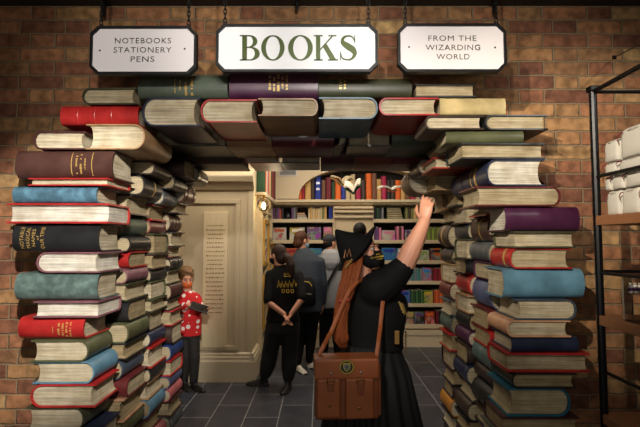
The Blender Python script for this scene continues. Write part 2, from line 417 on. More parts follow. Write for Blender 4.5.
# mouldings of the panelled block
bm = bmesh.new()
prism(bm, [(PY + .01, 0), (PY - .05, 0), (PY - .05, pz(361)), (PY - .042, pz(359)), (PY - .042, pz(356.5)), (PY - .03, pz(356)), (PY - .03, pz(353.5)), (PY - .012, pz(352)), (PY + .01, pz(352))], -3.0, PX + .03, 'x')
structure(link('baseboard_panel', bm, CREAMH))
bm = bmesh.new()
prism(bm, [(PX - .01, 0), (PX + .05, 0), (PX + .05, pz(361)), (PX + .042, pz(359)), (PX + .042, pz(356.5)), (PX + .03, pz(356)), (PX + .03, pz(353.5)), (PX + .012, pz(352)), (PX - .01, pz(352))], PY - .045, 7.06)
structure(link('baseboard_side', bm, CREAMH))
bm = bmesh.new()
for q in ([(PY + .01, pz(190)), (PY - .03, pz(190)), (PY - .05, pz(188)), (PY - .09, pz(184)), (PY - .09, pz(183)), (PY - .13, pz(182.5)), (PY - .16, pz(178)), (PY - .16, pz(176.5)), (PY + .01, pz(168))],):
    prism(bm, q, -3.0, PX + .02, 'x')
structure(link('trim_cornice', bm, CREAMH))
def frame_bm(x0, x1, z0, z1, wd, y0, y1):
    bm = bmesh.new()
    for a in ((x0, x1, z1 - wd, z1), (x0, x1, z0, z0 + wd), (x0, x0 + wd, z0 + wd, z1 - wd), (x1 - wd, x1, z0 + wd, z1 - wd)):
        box(bm, a[0], a[1], y0, y1, a[2], a[3], .004)
    return bm
structure(link('trim_panel', frame_bm(ppx(176), ppx(240), pz(350), pz(199.5), .05, PY - .028, PY + .005), CREAM))
structure(link('trim_corner', BX(PX - .055, PX + .012, PY - .014, PY + .005, pz(352), pz(190), .006), CREAM))
# engraved wooden plaque on the panel
pq = thing('engraved_plaque', 'tall pale wooden plaque with engraved lines, fixed to the cream panel behind the child', 'plaque', ((ppx(204) + ppx(228)) / 2, PY, pz(347)))
hw = (ppx(228) - ppx(204)) / 2; hh = pz(212) - pz(347)
link('board', BX(-hw, hw, -.035, .0, 0, hh, .004), wood_mat('plaque_wood', rgb(222, 202, 164), .5, .12), pq)
bm = bmesh.new()
for i in range(25):
    if i in (21, 22): continue
    zc = hh - .17 - i * .051; half = hw * random.uniform(.6, .78) if i < 21 else hw * .5
    if zc < .35: break
    x = -half
    while x < half:
        ww = random.uniform(.008, .03); box(bm, x, min(half, x + ww), -.0366, -.0345, zc, zc + random.uniform(.009, .014)); x += ww + .009
link('engraved_lines', bm, plain('engraving', rgb(140, 112, 76), .7), pq)

# ------------------------------------------------------------------ book arch: front columns
def fb(label, x0, x1, yt, yb, S, c, dep=.31, Y=None, **k):
    Y = 2.6 + random.uniform(-.012, .012) if Y is None else Y
    zt, zb = HZ(yt, 2.6), HZ(yb, 2.6)
    return book(label, (XX(x0, Y, (yt + yb) / 2), XX(x1, Y, (yt + yb) / 2), Y, Y + dep, zb, zt), S, c, **k)
R = lambda x, w=.004, a=.0, b=1., d=0: ('rule', x, w, a, b, d)
DASH = lambda x, w=.014, a=.15, b=.85, d=14: ('rule', x, w, a, b, d)
GL = 'books of the left tower, front column'; GR = 'books of the right tower, front column'; GT = 'books over the arch'
fb('dim olive brown book lying end-on above the red book at the tower\'s upper left', 82, 137, 87, 104, '-x', 'darkolive', group=GL, rnd=.5, pk=1)
fb('bright red spine high on the left tower, below the left hanging sign', 60, 138, 104, 124, '-y', 'red', group=GL, bands=((.1, .012, .003, 'r'), (.2, .012, .003, 'r'), (.3, .012, .003, 'r')))
fb('large tan brown book end-on at the left tower top, spine rounding to the right', 86, 145, 124, 149.5, '+x', 'tan', dep=.49, rz=0, group=GL, rnd=.42)
fb('cream-paged dark maroon book end-on, left of the big tan book', 33, 85, 131, 149.5, '-x', 'darkmaroon', group=GL, rnd=.4)
fb('thick brown leather spine with gold rules, under the tan end-on book', 15, 113, 149.5, 178, '-y', 'brown', group=GL, rnd=.28, gilt=[R(.33), R(.45), DASH(.36), DASH(.385, .012), DASH(.41, .01, .3, .7)])
fb('thin red-covered book sandwiched between the brown spine and the blue spine', 28, 108, 178, 186, '+y', 'red', group=GL, t=.008)
fb('pale blue cloth spine just below the thin red book', 12, 96, 186, 203, '-y', 'blue', group=GL, rnd=.35)
fb('red-covered book with fore edge out, between the pale blue and black titled spines', 7, 108, 203, 223.5, '+y', 'red', group=GL, pk=3, t=.011)
fb('black leather spine with gold vertical lettering, in the left tower', 12, 98, 223.5, 252, '-y', 'black', group=GL, rnd=.32,
   gilt=[('text', 'NOTABLE', .055, .022, .125), ('text', 'MAGICAL', .09, .022, .12), ('text', 'NAMES', .122, .02, .10), ('text', 'of', .147, .014, .025), ('text', 'OUR TIME', .172, .021, .125)])
fb('cream-paged book end-on with brownish rounded left spine, under the black titled spine', 36, 100, 252, 273, '-x', 'mauve', group=GL, rnd=.5, pk=3)
fb('mottled grey-green spine in the middle of the left tower', 14, 96, 273, 301, '-y', 'greenblue', group=GL, rnd=.36)
fb('mauve-covered book fore edge out, resting on the red spine with gold title', 33, 98, 301, 317.5, '+y', 'mauve', group=GL, pk=3)
fb('bright red spine with small gold title, low on the left tower', 18, 84, 317.5, 340, '-y', 'red', group=GL, rnd=.35, gilt=[DASH(.235, .014, .2, .75), DASH(.258, .014, .12, .8), DASH(.28, .014, .12, .8), DASH(.302, .012, .12, .8), DASH(.2, .008, .3, .6)])
fb('olive book end-on below the low red spine, spine rounding to the right', 30, 88, 340, 362, '+x', 'olive', group=GL, rnd=.42)
fb('light blue book end-on with blue spine to the right, left tower bottom third', 33, 94, 362, 384.5, '+x', 'lightblue', group=GL, rnd=.42)
fb('red book end-on with rounded spine to the left, near the left tower bottom', 30, 95, 384.5, 408, '-x', 'red', group=GL, rnd=.5)
fb('dark olive book end-on at the bottom left corner of the photo', 25, 84, 408, 432, '+x', 'darkolive', group=GL, rnd=.4)
for yt, yb, S, c, lab in ((432, 458, '-y', 'navy', 'navy spine below the dark olive end-on book, fourth up in the left tower'), (458, 484, '+y', 'brown', 'brown-covered book, fore edge out, third up from the floor in the left tower'),
                     (484, 508, '-y', 'mossgreen', 'moss green spine second up from the floor in the left tower')):
    fb(lab, 24, 96, yt, yb, S, c, Y=2.6, rz=0, group=GL)
book('rust coloured spine on the floor at the foot of the left tower', (XX(20, 2.6), XX(98, 2.6), 2.6, 2.91, 0.0, HZ(508, 2.6)), '-y', 'rust', rz=0, group=GL)

# over the arch
fb('grey-green spine with gold title partly behind the left hanging sign', 138, 228, 73, 97, '-y', 'mossgreen', dep=.32, group=GT, rnd=.25, gilt=[DASH(.285, .018, .1, .95), DASH(.32, .018, .1, .95), DASH(.25, .01, .3, .8), DASH(.22, .008, .2, .85)])
fb('deep purple spine directly beneath the middle sign', 229, 318, 71, 98, '-y', 'purple', dep=.32, group=GT, rnd=.2, gilt=[DASH(.24, .016, .3, .85), DASH(.265, .016, .25, .9), DASH(.29, .016, .25, .9), DASH(.315, .014, .35, .8), DASH(.34, .014, .3, .85)], rz=0)
fb('dark olive spine with small gold mark, right of the purple spine over the arch', 318.5, 412, 77, 96.5, '-y', 'darkolive', dep=.32, group=GT, rnd=.25, gilt=[DASH(.13, .02, .4, .95), DASH(.155, .014, .4, .9)], rz=0)
fb('thin pale book, fore edge out, below the right hanging sign', 415, 476, 83, 96.8, '+y', 'charcoal', rz=0, dep=.3, group=GT, pk=1)
fb('navy book end-on over the arch, first of the row from the left', 142, 200, 97, 126, '-x', 'navy', dep=.5, group=GT, rnd=.42, rz=0)
fb('red book end-on over the arch between the navy and the tan books', 200.5, 257, 98.5, 122, '-x', 'red', dep=.5, group=GT, rnd=.4, rz=0)
fb('tan brown book end-on at the middle of the arch row', 258, 318, 98.5, 116.5, '+x', 'tan', dep=.5, group=GT, rnd=.35, rz=0)
fb('book with bright blue cover edges, end-on right of the arch middle', 319, 378, 97, 119, '+x', 'blue', dep=.5, group=GT, rnd=.42, rz=0)
fb('red book end-on over the arch, touching the pale tan spine at right', 379, 439, 97, 115, '-x', 'red', dep=.5, group=GT, rnd=.42, rz=0)
fb('plain pale tan spine at the right end of the arch row', 440, 506, 97, 114, '-y', 'paletan', dep=.3, group=GT, rnd=.15, rz=0)

# right tower front column
fb('black book end-on at the top right of the right tower, spine to the left', 485, 548, 114, 129.5, '-x', 'black', rz=0, group=GR, rnd=.45, pk=1)
fb('cream-paged dark brown book end-on, left of the black book atop the right tower', 425, 484, 116, 130, '-x', 'darkbrown', rz=0, group=GR, rnd=.4)
fb('olive green spine near the top of the right tower', 447, 524, 130.5, 143, '-y', 'olive', group=GR, rnd=.3)
fb('charcoal-covered book fore edge out, between the olive spine and the big navy book', 461, 545, 143, 159, '+y', 'charcoal', group=GR, pk=1)
fb('large navy book end-on with thick white pages, upper right tower', 486, 545, 159, 186, '-x', 'navy', dep=.7, rz=0, group=GR, rnd=.35, pk=3, bands=((.5, .03, .002, 'gold'), (.42, .012, .002, 'gold'), (.25, .012, .003, 'r')))
fb('maroon book end-on with spine rounding to the right, above the purple spine', 475, 561, 186, 206, '+x', 'maroon', group=GR, rnd=.4, pk=1)
fb('thick deep purple spine with white pages showing at its left, right tower', 506, 580, 206, 231, '-y', 'purple', group=GR, rnd=.3, pk=3)
fb('dark olive covered book fore edge out, below the thick purple spine', 514, 576, 231, 248, '+y', 'darkolive', group=GR, pk=0)
fb('red book end-on with gold band on its left spine, above the light blue spine', 510, 572, 248, 269, '-x', 'red', group=GR, rnd=.35, pk=1, bands=((.22, .03, .002, 'gold'),))
fb('big light blue cloth spine in the middle of the right tower', 504, 585, 269, 299, '-y', 'lightblue', group=GR, rnd=.3)
fb('cream-paged slate book end-on under the light blue spine', 516, 577, 299, 320, '+x', 'slate', group=GR, rnd=.45)
fb('peach-covered book end-on with its spine to the left, right tower', 507, 571, 320, 337, '-x', 'peach', group=GR, rnd=.4)
fb('navy spine under the peach book in the right tower', 512, 579, 337, 353, '-y', 'navy', group=GR, rnd=.35)
fb('wide red-covered book fore edge out, low on the right tower', 507, 590, 353, 372.5, '+y', 'red', group=GR, t=.012, pk=1)
fb('black book end-on between the wide red book and the teal book', 512, 577, 372.5, 388, '-x', 'black', group=GR, rnd=.4, pk=2)
fb('thick teal book end-on with spine to the right, near the right tower bottom', 507, 571, 388, 417, '+x', 'teal', group=GR, rnd=.42, t=.012, pk=1)
fb('dark maroon covered book at the bottom right edge of the photo, fore edge out', 503, 580, 417, 436, '+y', 'darkmaroon', group=GR, pk=2)
for yt, yb, S, c, lab in ((436, 460, '-y', 'mossgreen', 'moss green spine below the dark maroon book, third up from the right tower floor'), (460, 487, '+y', 'navy', 'navy-covered book, fore edge out, second up from the floor in the right tower')):
    fb(lab, 500, 578, yt, yb, S, c, Y=2.6, rz=0, group=GR)
book('brown spine on the floor at the foot of the right tower', (XX(500, 2.6), XX(575, 2.6), 2.6, 2.91, 0, HZ(487, 2.6)), '-y', 'brown', rz=0, group=GR)

# ------------------------------------------------------------------ book arch: inner sides
ORD = ['topmost', 'second from the top', 'third from the top', 'fourth from the top', 'fifth from the top', 'sixth from the top', 'seventh from the top', 'eighth from the top', 'ninth from the top',
       'tenth from the top', 'eleventh from the top', 'twelfth from the top', 'thirteenth from the top', 'fourteenth from the top', 'fifteenth from the top', 'sixteenth from the top', 'seventeenth from the top', 'eighteenth from the top', 'nineteenth from the top', 'twentieth from the top']
def face_word(f): return {'s': 'spine', 'p': 'book with pages out', 'n': 'book end-on', 'f': 'book end-on'}[f]
def reveal(side, cname, Y0, Y1, top, lst, bottom=0.0, k0=0):
    z = top; k = k0; tot = sum(x[2] for x in lst); random.seed(hash_(cname + side) + k0)
    sc_ = (top - bottom) / tot
    for it in lst:
        f, c, T = it[:3]; kw = dict(it[3]) if len(it) > 3 else {}
        T *= sc_
        zc = z - T / 2
        lean = (.27 * max(0, (zc - 1.86) / .42)) if side == 'left' else (.32 * max(0, min(1.05, (zc - 1.93) / .2)))
        j = random.uniform(0, .04); dpt = .34
        ya = Y0 + random.uniform(.003, .02); yb = Y1 - random.uniform(.003, .012)
        if side == 'left':
            xi = {'near': -1.235, 'middle': -1.215, 'far': -1.185}[cname] + lean - j; bb = (xi - dpt, xi, ya, yb, z - T, z); S = {'s': '+x', 'p': '-x', 'n': '-y', 'f': '+y'}[f]
        else:
            xi = {'near': 1.085, 'middle': 1.06, 'far': 1.035}[cname] - lean + j; bb = (xi, xi + dpt, ya, yb, z - T, z); S = {'s': '-x', 'p': '+x', 'n': '-y', 'f': '+y'}[f]
        book(f'{word(c)} {face_word(f)}, {ORD[k].replace("the top", "top")} in {side} tower\'s {cname} inner column', bb, S, c, rz=random.uniform(-.6, .6),
             rnd=kw.pop('rnd', random.uniform(.28, .42)), pk=kw.pop('pk', random.choice((0, 1, 1, 2))), group=f'books of the {side} tower, {cname} inner column', **kw)
        z -= T; k += 1
def hash_(s):
    h = 7
    for ch in s: h = (h * 31 + ord(ch)) % 99991
    return h
RB = lambda *x: dict(bands=tuple((a, .014, .004, 'r') for a in x)); GBN = lambda *x: dict(bands=tuple((a, .02, .002, 'gold') for a in x))
reveal('left', 'near', 2.955, 3.32, HZ(149.5, 2.6) - .003, [('s', 'darkbrown', .09), ('s', 'black', .138, GBN(.2)), ('p', 'brown', .13), ('s', 'mossgreen', .145, dict(rnd=.4)), ('s', 'black', .105), ('n', 'red', .11, dict(rnd=.5)),
    ('s', 'mauve', .10), ('p', 'darkolive', .115), ('n', 'black', .14), ('s', 'olive', .13), ('p', 'black', .11), ('s', 'slate', .13), ('n', 'maroon', .12), ('p', 'peach', .15, dict(t=.012)), ('s', 'olive', .12),
    ('p', 'darkbrown', .13), ('s', 'pinkish', .11), ('p', 'navy', .12)])
reveal('left', 'middle', 3.325, 3.66, 2.255, [('n', 'darkbrown', .12), ('s', 'black', .1), ('s', 'grey', .11), ('p', 'red', .12, dict(t=.012)), ('s', 'maroon', .095), ('f', 'darkolive', .15), ('p', 'darkbrown', .11), ('s', 'black', .09),
    ('f', 'olive', .13), ('p', 'darkolive', .09), ('n', 'darkbrown', .14, dict(rnd=.45)), ('s', 'navy', .105), ('p', 'red', .15, dict(t=.012)), ('s', 'black', .10), ('p', 'tan', .12), ('s', 'lightblue', .13), ('p', 'maroon', .12), ('s', 'pinkish', .11), ('n', 'brown', .12)])
reveal('left', 'far', 3.665, 3.99, 2.255, [('s', 'black', .13, GBN(.12)), ('s', 'maroon', .16, RB(.07, .25)), ('p', 'darkbrown', .09), ('s', 'brown', .15, RB(.06, .14, .22)), ('p', 'black', .12), ('p', 'maroon', .09), ('s', 'black', .10, RB(.1, .2)),
    ('p', 'darkolive', .11), ('s', 'darkmaroon', .12), ('p', 'black', .09), ('p', 'red', .12), ('n', 'darkbrown', .15), ('s', 'royal', .12), ('f', 'red', .12), ('s', 'slateblue', .1), ('s', 'pinkish', .1), ('p', 'brown', .11), ('s', 'grey', .14), ('p', 'black', .1)])
reveal('right', 'near', 2.955, 3.32, 2.285, [('p', 'olive', .1), ('p', 'red', .09)], HZ(159, 2.6) + .003)
reveal('right', 'near', 2.955, 3.32, HZ(186, 2.6) - .003, [('p', 'red', .14, dict(t=.013)), ('s', 'brown', .165, GBN(.18)), ('s', 'grey', .125), ('f', 'purple', .115), ('s', 'slateblue', .18),
    ('n', 'maroon', .13, dict(rnd=.45)), ('n', 'red', .11), ('s', 'greenblue', .14), ('s', 'darkbrown', .1), ('s', 'black', .17, dict(rnd=.45)), ('p', 'darkbrown', .11), ('n', 'royal', .12), ('s', 'maroon', .12), ('p', 'black', .12)], 0, 2)
reveal('right', 'middle', 3.325, 3.66, 2.255, [('s', 'darkbrown', .11), ('p', 'tan', .12), ('p', 'black', .11), ('p', 'brown', .13), ('s', 'charcoal', .11), ('f', 'darkolive', .15, dict(pk=0)), ('n', 'black', .11, dict(rnd=.5)), ('s', 'red', .15), ('f', 'tan', .13, dict(pk=0)),
    ('s', 'black', .12), ('s', 'purple', .11), ('n', 'darkbrown', .13), ('s', 'navy', .14), ('p', 'black', .12), ('s', 'darkbrown', .13), ('p', 'black', .11), ('s', 'purple', .11), ('p', 'brown', .11)])
reveal('right', 'far', 3.665, 3.99, 2.255, [('s', 'umber', .22, dict(rnd=.5)), ('n', 'tan', .14), ('p', 'darkbrown', .09), ('s', 'darkbrown', .21, dict(rnd=.5, bands=((.13, .03, .002, 'gold'),))), ('s', 'black', .12), ('f', 'tan', .15, dict(pk=0)), ('s', 'maroon', .14),
    ('p', 'grey', .12), ('s', 'greenblue', .14), ('p', 'red', .13), ('f', 'brown', .15), ('p', 'black', .12), ('n', 'darkbrown', .11), ('s', 'ochre', .13), ('p', 'black', .12), ('s', 'charcoal', .11)])
# underside of the arch, two rows deep behind the front row
SOF = [(3.11, 3.56, 2.303, [(-1.3, -.66, '+y', 'darkolive', 'dark olive'), (-.655, -.34, '-y', 'tan', 'tan'), (-.335, .1, '-y', 'maroon', 'maroon'), (.105, .19, '+x', 'darkbrown', 'narrow dark brown'), (.195, .50, '+y', 'black', 'black'), (.505, 1.08, '-y', 'mossgreen', 'moss green')]),
       (3.565, 3.99, 2.262, [(-1.3, -.62, '-y', 'darkbrown', 'dark brown'), (-.615, -.32, '-x', 'pinkish', 'pinkish'), (-.315, .0, '+y', 'charcoal', 'charcoal'), (.005, .28, '-y', 'darkmaroon', 'dark maroon'), (.285, .58, '-y', 'rust', 'rust red'), (.585, 1.06, '-y', 'maroon', 'maroon')])]
for r, (ya, yb, zz, row) in enumerate(SOF):
    for k, (xa, xb, S, c, nm) in enumerate(row):
        o = book(f'{nm} book seen from below, {["middle", "rear"][r]} row under the arch', (xa, xb, ya, yb, zz, zz + .16 + .04 * r), S, c, rz=0, group='books on the underside of the arch')
        if r == 0 and c == 'maroon':
            bm = ball(bmesh.new(), (0, -(yb - ya) / 2 - .002, .075), (.045, .006, .02)); link('oval_label', bm, plain('worn_silver', rgb(150, 146, 138), .35, .6), o)
# ------------------------------------------------------------------ back of the shop
BY = 7.07; BW = 7.5
def bz(y): return HZ(y, BY)
def bx(x): return XX(x, BY)
# plastered wall over the shelves with an arched niche
ca, cb = bx(366), bz(200); ra, rb_ = bx(366) - bx(298.5), bz(167) - bz(200)
arc = [(ca + ra * math.cos(a), cb + .02 + (rb_ - .02) * max(0, math.sin(a)) ** .85) for a in (math.pi * i / 28 for i in range(29))]
bm = bmesh.new()
prism(bm, [(-.82, cb + .02), (arc[-1][0], arc[-1][1])] + arc[::-1][1:] + [(3.0, cb + .02), (3.0, 3.2), (-.82, 3.2)], BY, BY + .3)
structure(link('wall_niche', bm, CREAMH))
structure(link('wall_niche_back', BX(-.9, 3.0, BY + .31, BY + .36, cb + .02, 3.2), BACKDARK))
bm = bmesh.new()
rim = [(ca + (ra + .04) * math.cos(a), cb + .02 + (rb_ + .02) * max(0, math.sin(a)) ** .85) for a in (math.pi * i / 28 for i in range(29))]
fs = [bm.verts.new((p[0], BY - .015, p[1])) for p in rim]; gs = [bm.verts.new((p[0], BY - .015, p[1])) for p in arc]
hs = [bm.verts.new((p[0], BY + .002, p[1])) for p in rim]
for i in range(28):
    bm.faces.new((fs[i], fs[i + 1], gs[i + 1], gs[i])); bm.faces.new((fs[i], hs[i], hs[i + 1], fs[i + 1]))
structure(link('trim_arch', bm, CREAMH))
bm = bmesh.new()
prism(bm, [(BY - .10, bz(200)), (BY + .42, bz(200)), (BY + .42, bz(203)), (BY - .02, bz(205.5)), (BY - .06, bz(204.5)), (BY - .07, bz(203)), (BY - .10, bz(202.5))], -.84, 3.0, 'x')
structure(link('trim_ledge', bm, CREAMH))
# air vent in the plaster
vt = thing('air_vent', 'small grey louvred vent in the cream wall left of the book niche', 'vent', ((bx(278.5) + bx(297)) / 2, BY, bz(176.5)))
vw, vh = (bx(297) - bx(278.5)) / 2, bz(165.5) - bz(176.5)
link('vent_frame', (lambda b: [box(b, *q) for q in ((-vw, vw, -.014, 0, 0, .02), (-vw, vw, -.014, 0, vh - .02, vh), (-vw, -vw + .02, -.014, 0, .02, vh - .02), (vw - .02, vw, -.014, 0, .02, vh - .02))] and b)(bmesh.new()), plain('vent_paint', rgb(196, 192, 184), .5), vt)
link('vent_back', BX(-vw + .02, vw - .02, -.003, 0, .02, vh - .02), plain('vent_dark', rgb(70, 70, 72), .7), vt)
nz_ = 6
for i in range(nz_):
    link('slat', BX(-vw + .02, vw - .02, -.011, -.004, .024 + i * (vh - .04) / nz_, .024 + (i + .55) * (vh - .04) / nz_), plain('vent_slat', rgb(150, 150, 152), .5), vt)
# oversized books standing in the niche
SC = dict(orange=(226, 104, 30), crimson=(150, 24, 44), tan=(196, 158, 98), dbrown=(62, 44, 36), blue=(28, 50, 150), brown=(112, 74, 56), wine=(108, 22, 38), dark=(34, 32, 36), cream=(196, 176, 138), magenta=(166, 28, 74), green=(60, 100, 52),
          lime=(134, 166, 62), purple=(100, 64, 120), pink=(208, 120, 150), teal=(66, 128, 130), grey=(120, 124, 130), white=(220, 214, 206), rust=(176, 76, 44), olive=(112, 114, 66), dgreen=(36, 72, 44), sky=(60, 130, 200), yellow=(208, 176, 52))
def clothm(c): return plain('cloth_' + c, rgb(*SC[c]), .6, 0, .18, 20, .1)
CN = dict(dbrown='dark brown', dgreen='dark green', wine='wine red', dark='near black', rust='rust orange')
def upright(label, x0, x1, y0, y1, z0, z1, c, group, bands=0, cat='book', name='display_book'):
    """standing book, rounded spine towards the viewer, page block behind it"""
    T = x1 - x0; D = min(.3 * T, .03); bm = bmesh.new()
    out = [(x0, y1), (x0, y0 + D)] + [(x0 + T / 2 - T / 2 * math.cos(a), y0 + D - D * math.sin(a)) for a in (math.pi * i / 6 for i in range(1, 6))] + [(x1, y0 + D), (x1, y1)]
    tt = min(.004, T * .15)
    prism(bm, out, z0, z1 - .004, 'z', 0)
    box(bm, x0 + tt, x1 - tt, y0 + D + tt, y1 - .002, z1 - .006, z1, 0, 1)
    o = link(name, bm, [clothm(c), pages(0)]); tag(o, label, cat, group)
    return o
NB = [(298.5, 301.5, 'orange', 181), (301.8, 304.5, 'crimson', 180), (304.8, 311, 'tan', 180), (311.2, 314.4, 'dbrown', 180), (315, 321, 'blue', 173), (321.5, 325.5, 'brown', 180), (325.8, 331.5, 'wine', 177), (331.8, 335, 'dgreen', 182), (335.2, 341, 'orange', 177),
      (341.3, 345.5, 'blue', 186), (345.8, 350.5, 'cream', 186), (351, 355.4, 'cream', 174), (356, 361, 'magenta', 179), (361.4, 366, 'dbrown', 180), (366.4, 372, 'orange', 173), (372.3, 377, 'brown', 173), (377.3, 381.6, 'tan', 179), (381.9, 387, 'magenta', 176),
      (387.3, 391, 'dark', 180), (391.3, 395.6, 'dbrown', 180), (396, 401, 'orange', 180), (401.3, 406, 'tan', 180), (406.3, 410.5, 'brown', 180), (410.8, 416, 'magenta', 184), (416.3, 420.5, 'cream', 186), (421, 426, 'blue', 182)]
cnt = {}
for x0, x1, c, yt in NB:
    cnt[c] = cnt.get(c, 0) + 1
tot = dict(cnt); cnt = {}
NTH = ['first', 'second', 'third', 'fourth', 'fifth', 'sixth', 'seventh', 'eighth', 'ninth', 'tenth', 'eleventh', 'twelfth']
for x0, x1, c, yt in NB:
    k = cnt.get(c, 0); cnt[c] = k + 1
    lab = f'tall {CN.get(c, c)} book spine in the arched niche' + (f', {NTH[k]} of that colour from the left' if tot[c] > 1 else '')
    X0, X1 = bx(x0), bx(x1); xm = max(abs(X0 - ca), abs(X1 - ca)); lim = cb + .02 + (rb_ - .02) * max(.0, 1 - (xm / ra) ** 2) ** .42
    o = upright(lab, X0 * 1.02, X1 * 1.02, BY + .12, BY + .29, bz(200) + .001, HZ(yt, BY + .12), c, 'tall books in the arched niche')
    if c == 'blue' and k == 0:
        for yy in (182, 188): link('silver_band', BX(X0 * 1.02 + .02, X1 * 1.02 - .02, BY + .113, BY + .13, HZ(yy + 1.3, BY), HZ(yy - 1, BY)), plain('silver_foil', rgb(200, 204, 215), .3, .6), o)

# shelving
SH = [(219, 222.5), (240, 243.5), (260.5, 264), (281, 284.5), (303.5, 307), (324.5, 328.5)]
SHM = CREAMH
def bookcase(label, xa, xb):
    bc = thing('bookcase', label, 'bookcase', ((xa + xb) / 2, BY, 0)); cx = (xa + xb) / 2
    a, b = xa - cx, xb - cx; d = .34
    link('back_panel', BX(a + .02, b - .02, d, d + .03, .1, bz(206)), BACKDARK, bc)
    link('plinth', (lambda q: (box(q, a, b, -.02, d, 0, bz(335)), box(q, a, b, -.035, d, bz(334.8), bz(330)))[0])(bmesh.new()), CREAMH, bc)
    for s0, s1 in ((a, a + .03), (b - .03, b)): link('side_panel', BX(s0, s1, 0, d, bz(329.8), bz(206)), CREAM, bc)
    for yt, yb in SH: link('shelf', BX(a + .031, b - .031, -.005, d, bz(yb), bz(yt), .004), SHM, bc)
    return bc
LB = (PX + .012, bx(335)); RBY = (bx(372), bx(470))
bookcase('cream bookcase left of the pilaster, behind the group of shoppers', *LB)
bookcase('cream bookcase right of the pilaster, behind the woman in the pointed hat', *RBY)
# pilaster between them
xa, xb = bx(335.3), bx(371.7)
bm = BX(xa, xb, BY - .02, BY + .4, 0, bz(206)); structure(link('trim_pilaster', bm, CREAM))
bm = bmesh.new()
for yt, yb, o, q in ((207, 209, .10, .0), (211, 213, .13, 0), (215, 218, .08, 0)): box(bm, xa - .02, xb + .02, BY - o, BY, bz(yb), bz(yt), .006)
structure(link('trim_capital', bm, CREAMH))
# shelf contents
ROWS = ['top', 'second', 'third', 'fourth', 'fifth', 'lowest']
def boxmat(c, c2, seed):
    k = ('box', c, c2, seed)
    if k in MATS: return MATS[k]
    m, nt, bs = new_mat('printed_box'); MATS[k] = m
    tc = N(nt, 'ShaderNodeTexCoord'); ad = N(nt, 'ShaderNodeVectorMath', operation='ADD'); nt.links.new(tc.outputs['Object'], ad.inputs[0]); ad.inputs[1].default_value = (seed * 3.1, 0, seed)
    vo = N(nt, 'ShaderNodeTexVoronoi'); vo.inputs['Scale'].default_value = 16; nt.links.new(ad.outputs[0], vo.inputs['Vector'])
    nz = N(nt, 'ShaderNodeTexNoise'); nz.inputs['Scale'].default_value = 9; nt.links.new(ad.outputs[0], nz.inputs['Vector'])
    r = N(nt, 'ShaderNodeValToRGB'); r.color_ramp.elements[0].position = .46; r.color_ramp.elements[1].position = .54; nt.links.new(nz.outputs[0], r.inputs[0])
    a = mixc(nt, .25, rgb(*[x * .85 for x in SC[c2]]), vo.outputs['Color'])
    nt.links.new(mixc(nt, r.outputs[0], rgb(*[x * .82 for x in SC[c]]), a), bs.inputs['Base Color']); bs.inputs['Roughness'].default_value = .35
    return m
BOXN = [0]
def gamebox(side, row, x0, x1, hpx, c, c2, lab, dep=.12):
    zb = bz(SH[row][0]) + .001; BOXN[0] += 1
    px = [(BY + .03)]
    t = thing('boxed_game', lab, 'box', ((bx(x0) + bx(x1)) / 2, BY + .03, zb), 0, f'boxes on the {ROWS[row]} shelf {side} of the pilaster')
    hw = (bx(x1) - bx(x0)) / 2; h = hpx * .0157 * .92
    link('carton', BX(-hw, hw, 0, dep, 0, h, .002), boxmat(c, c2, BOXN[0]), t)
    link('front_label', BX(-hw * .7, hw * .7, -.0025, .0, h * .66, h * .88), plain('label_' + c2, rgb(*SC[c2]), .4), t)
SPINES = {}
def spines(side, row, x, cols, wpx, hpx, jit=1.5, dep=.2):
    zb = bz(SH[row][0]) + .001
    for c in cols:
        wv = wpx * random.uniform(.85, 1.15)
        SPINES.setdefault((side, row, c), []).append((bx(x), bx(x + wv * .94), zb, zb + .0157 * (hpx + random.uniform(-jit, jit * .3))))
        x += wv
random.seed(5)
# left bay
spines('left', 0, 272.5, ['purple', 'dbrown', 'purple', 'rust', 'dark'], 2.1, 11)
spines('left', 0, 291.2, ['purple', 'grey', 'dbrown'], 2.0, 12.5)
spines('left', 0, 308, ['cream', 'tan', 'cream', 'tan', 'cream', 'cream', 'olive', 'tan'], 2.4, 12)
spines('left', 0, 329, ['blue', 'blue'], 1.8, 12.5)
gamebox('left', 1, 272.5, 286, 13.5, 'white', 'rust', 'white box with colourful picture, left end of the second shelf', .1)
gamebox('left', 1, 289.5, 304.5, 13.5, 'yellow', 'white', 'pale yellow printed box on the second shelf behind the tall shopper\'s head')
gamebox('left', 1, 307, 321, 14, 'grey', 'purple', 'lilac grey box on the second shelf above the cap wearer')
gamebox('left', 1, 323.5, 332.5, 14, 'tan', 'pink', 'tan printed box at the right end of the left second shelf')
gamebox('left', 2, 272.5, 285, 13, 'teal', 'green', 'teal green box on the third shelf left of the ponytailed shopper')
gamebox('left', 2, 286, 300, 13, 'orange', 'crimson', 'orange box on the third shelf between the two dark-dressed shoppers')
gamebox('left', 2, 309, 322, 13, 'sky', 'teal', 'bright blue box on the third shelf beside the grey hood')
for r, (a, b) in {3: ('dgreen', 'crimson'), 4: ('sky', 'yellow'), 5: ('dbrown', 'orange')}.items():
    gamebox('left', r, 272.5, 282, 13, a, b, f'{CN.get(a, a)} box at the left end of the {ROWS[r]} shelf beside the ponytailed shopper')
    spines('left', r, 284, ['dark', 'brown', 'wine', 'dbrown', 'blue', 'dark'], 2.6, 13)
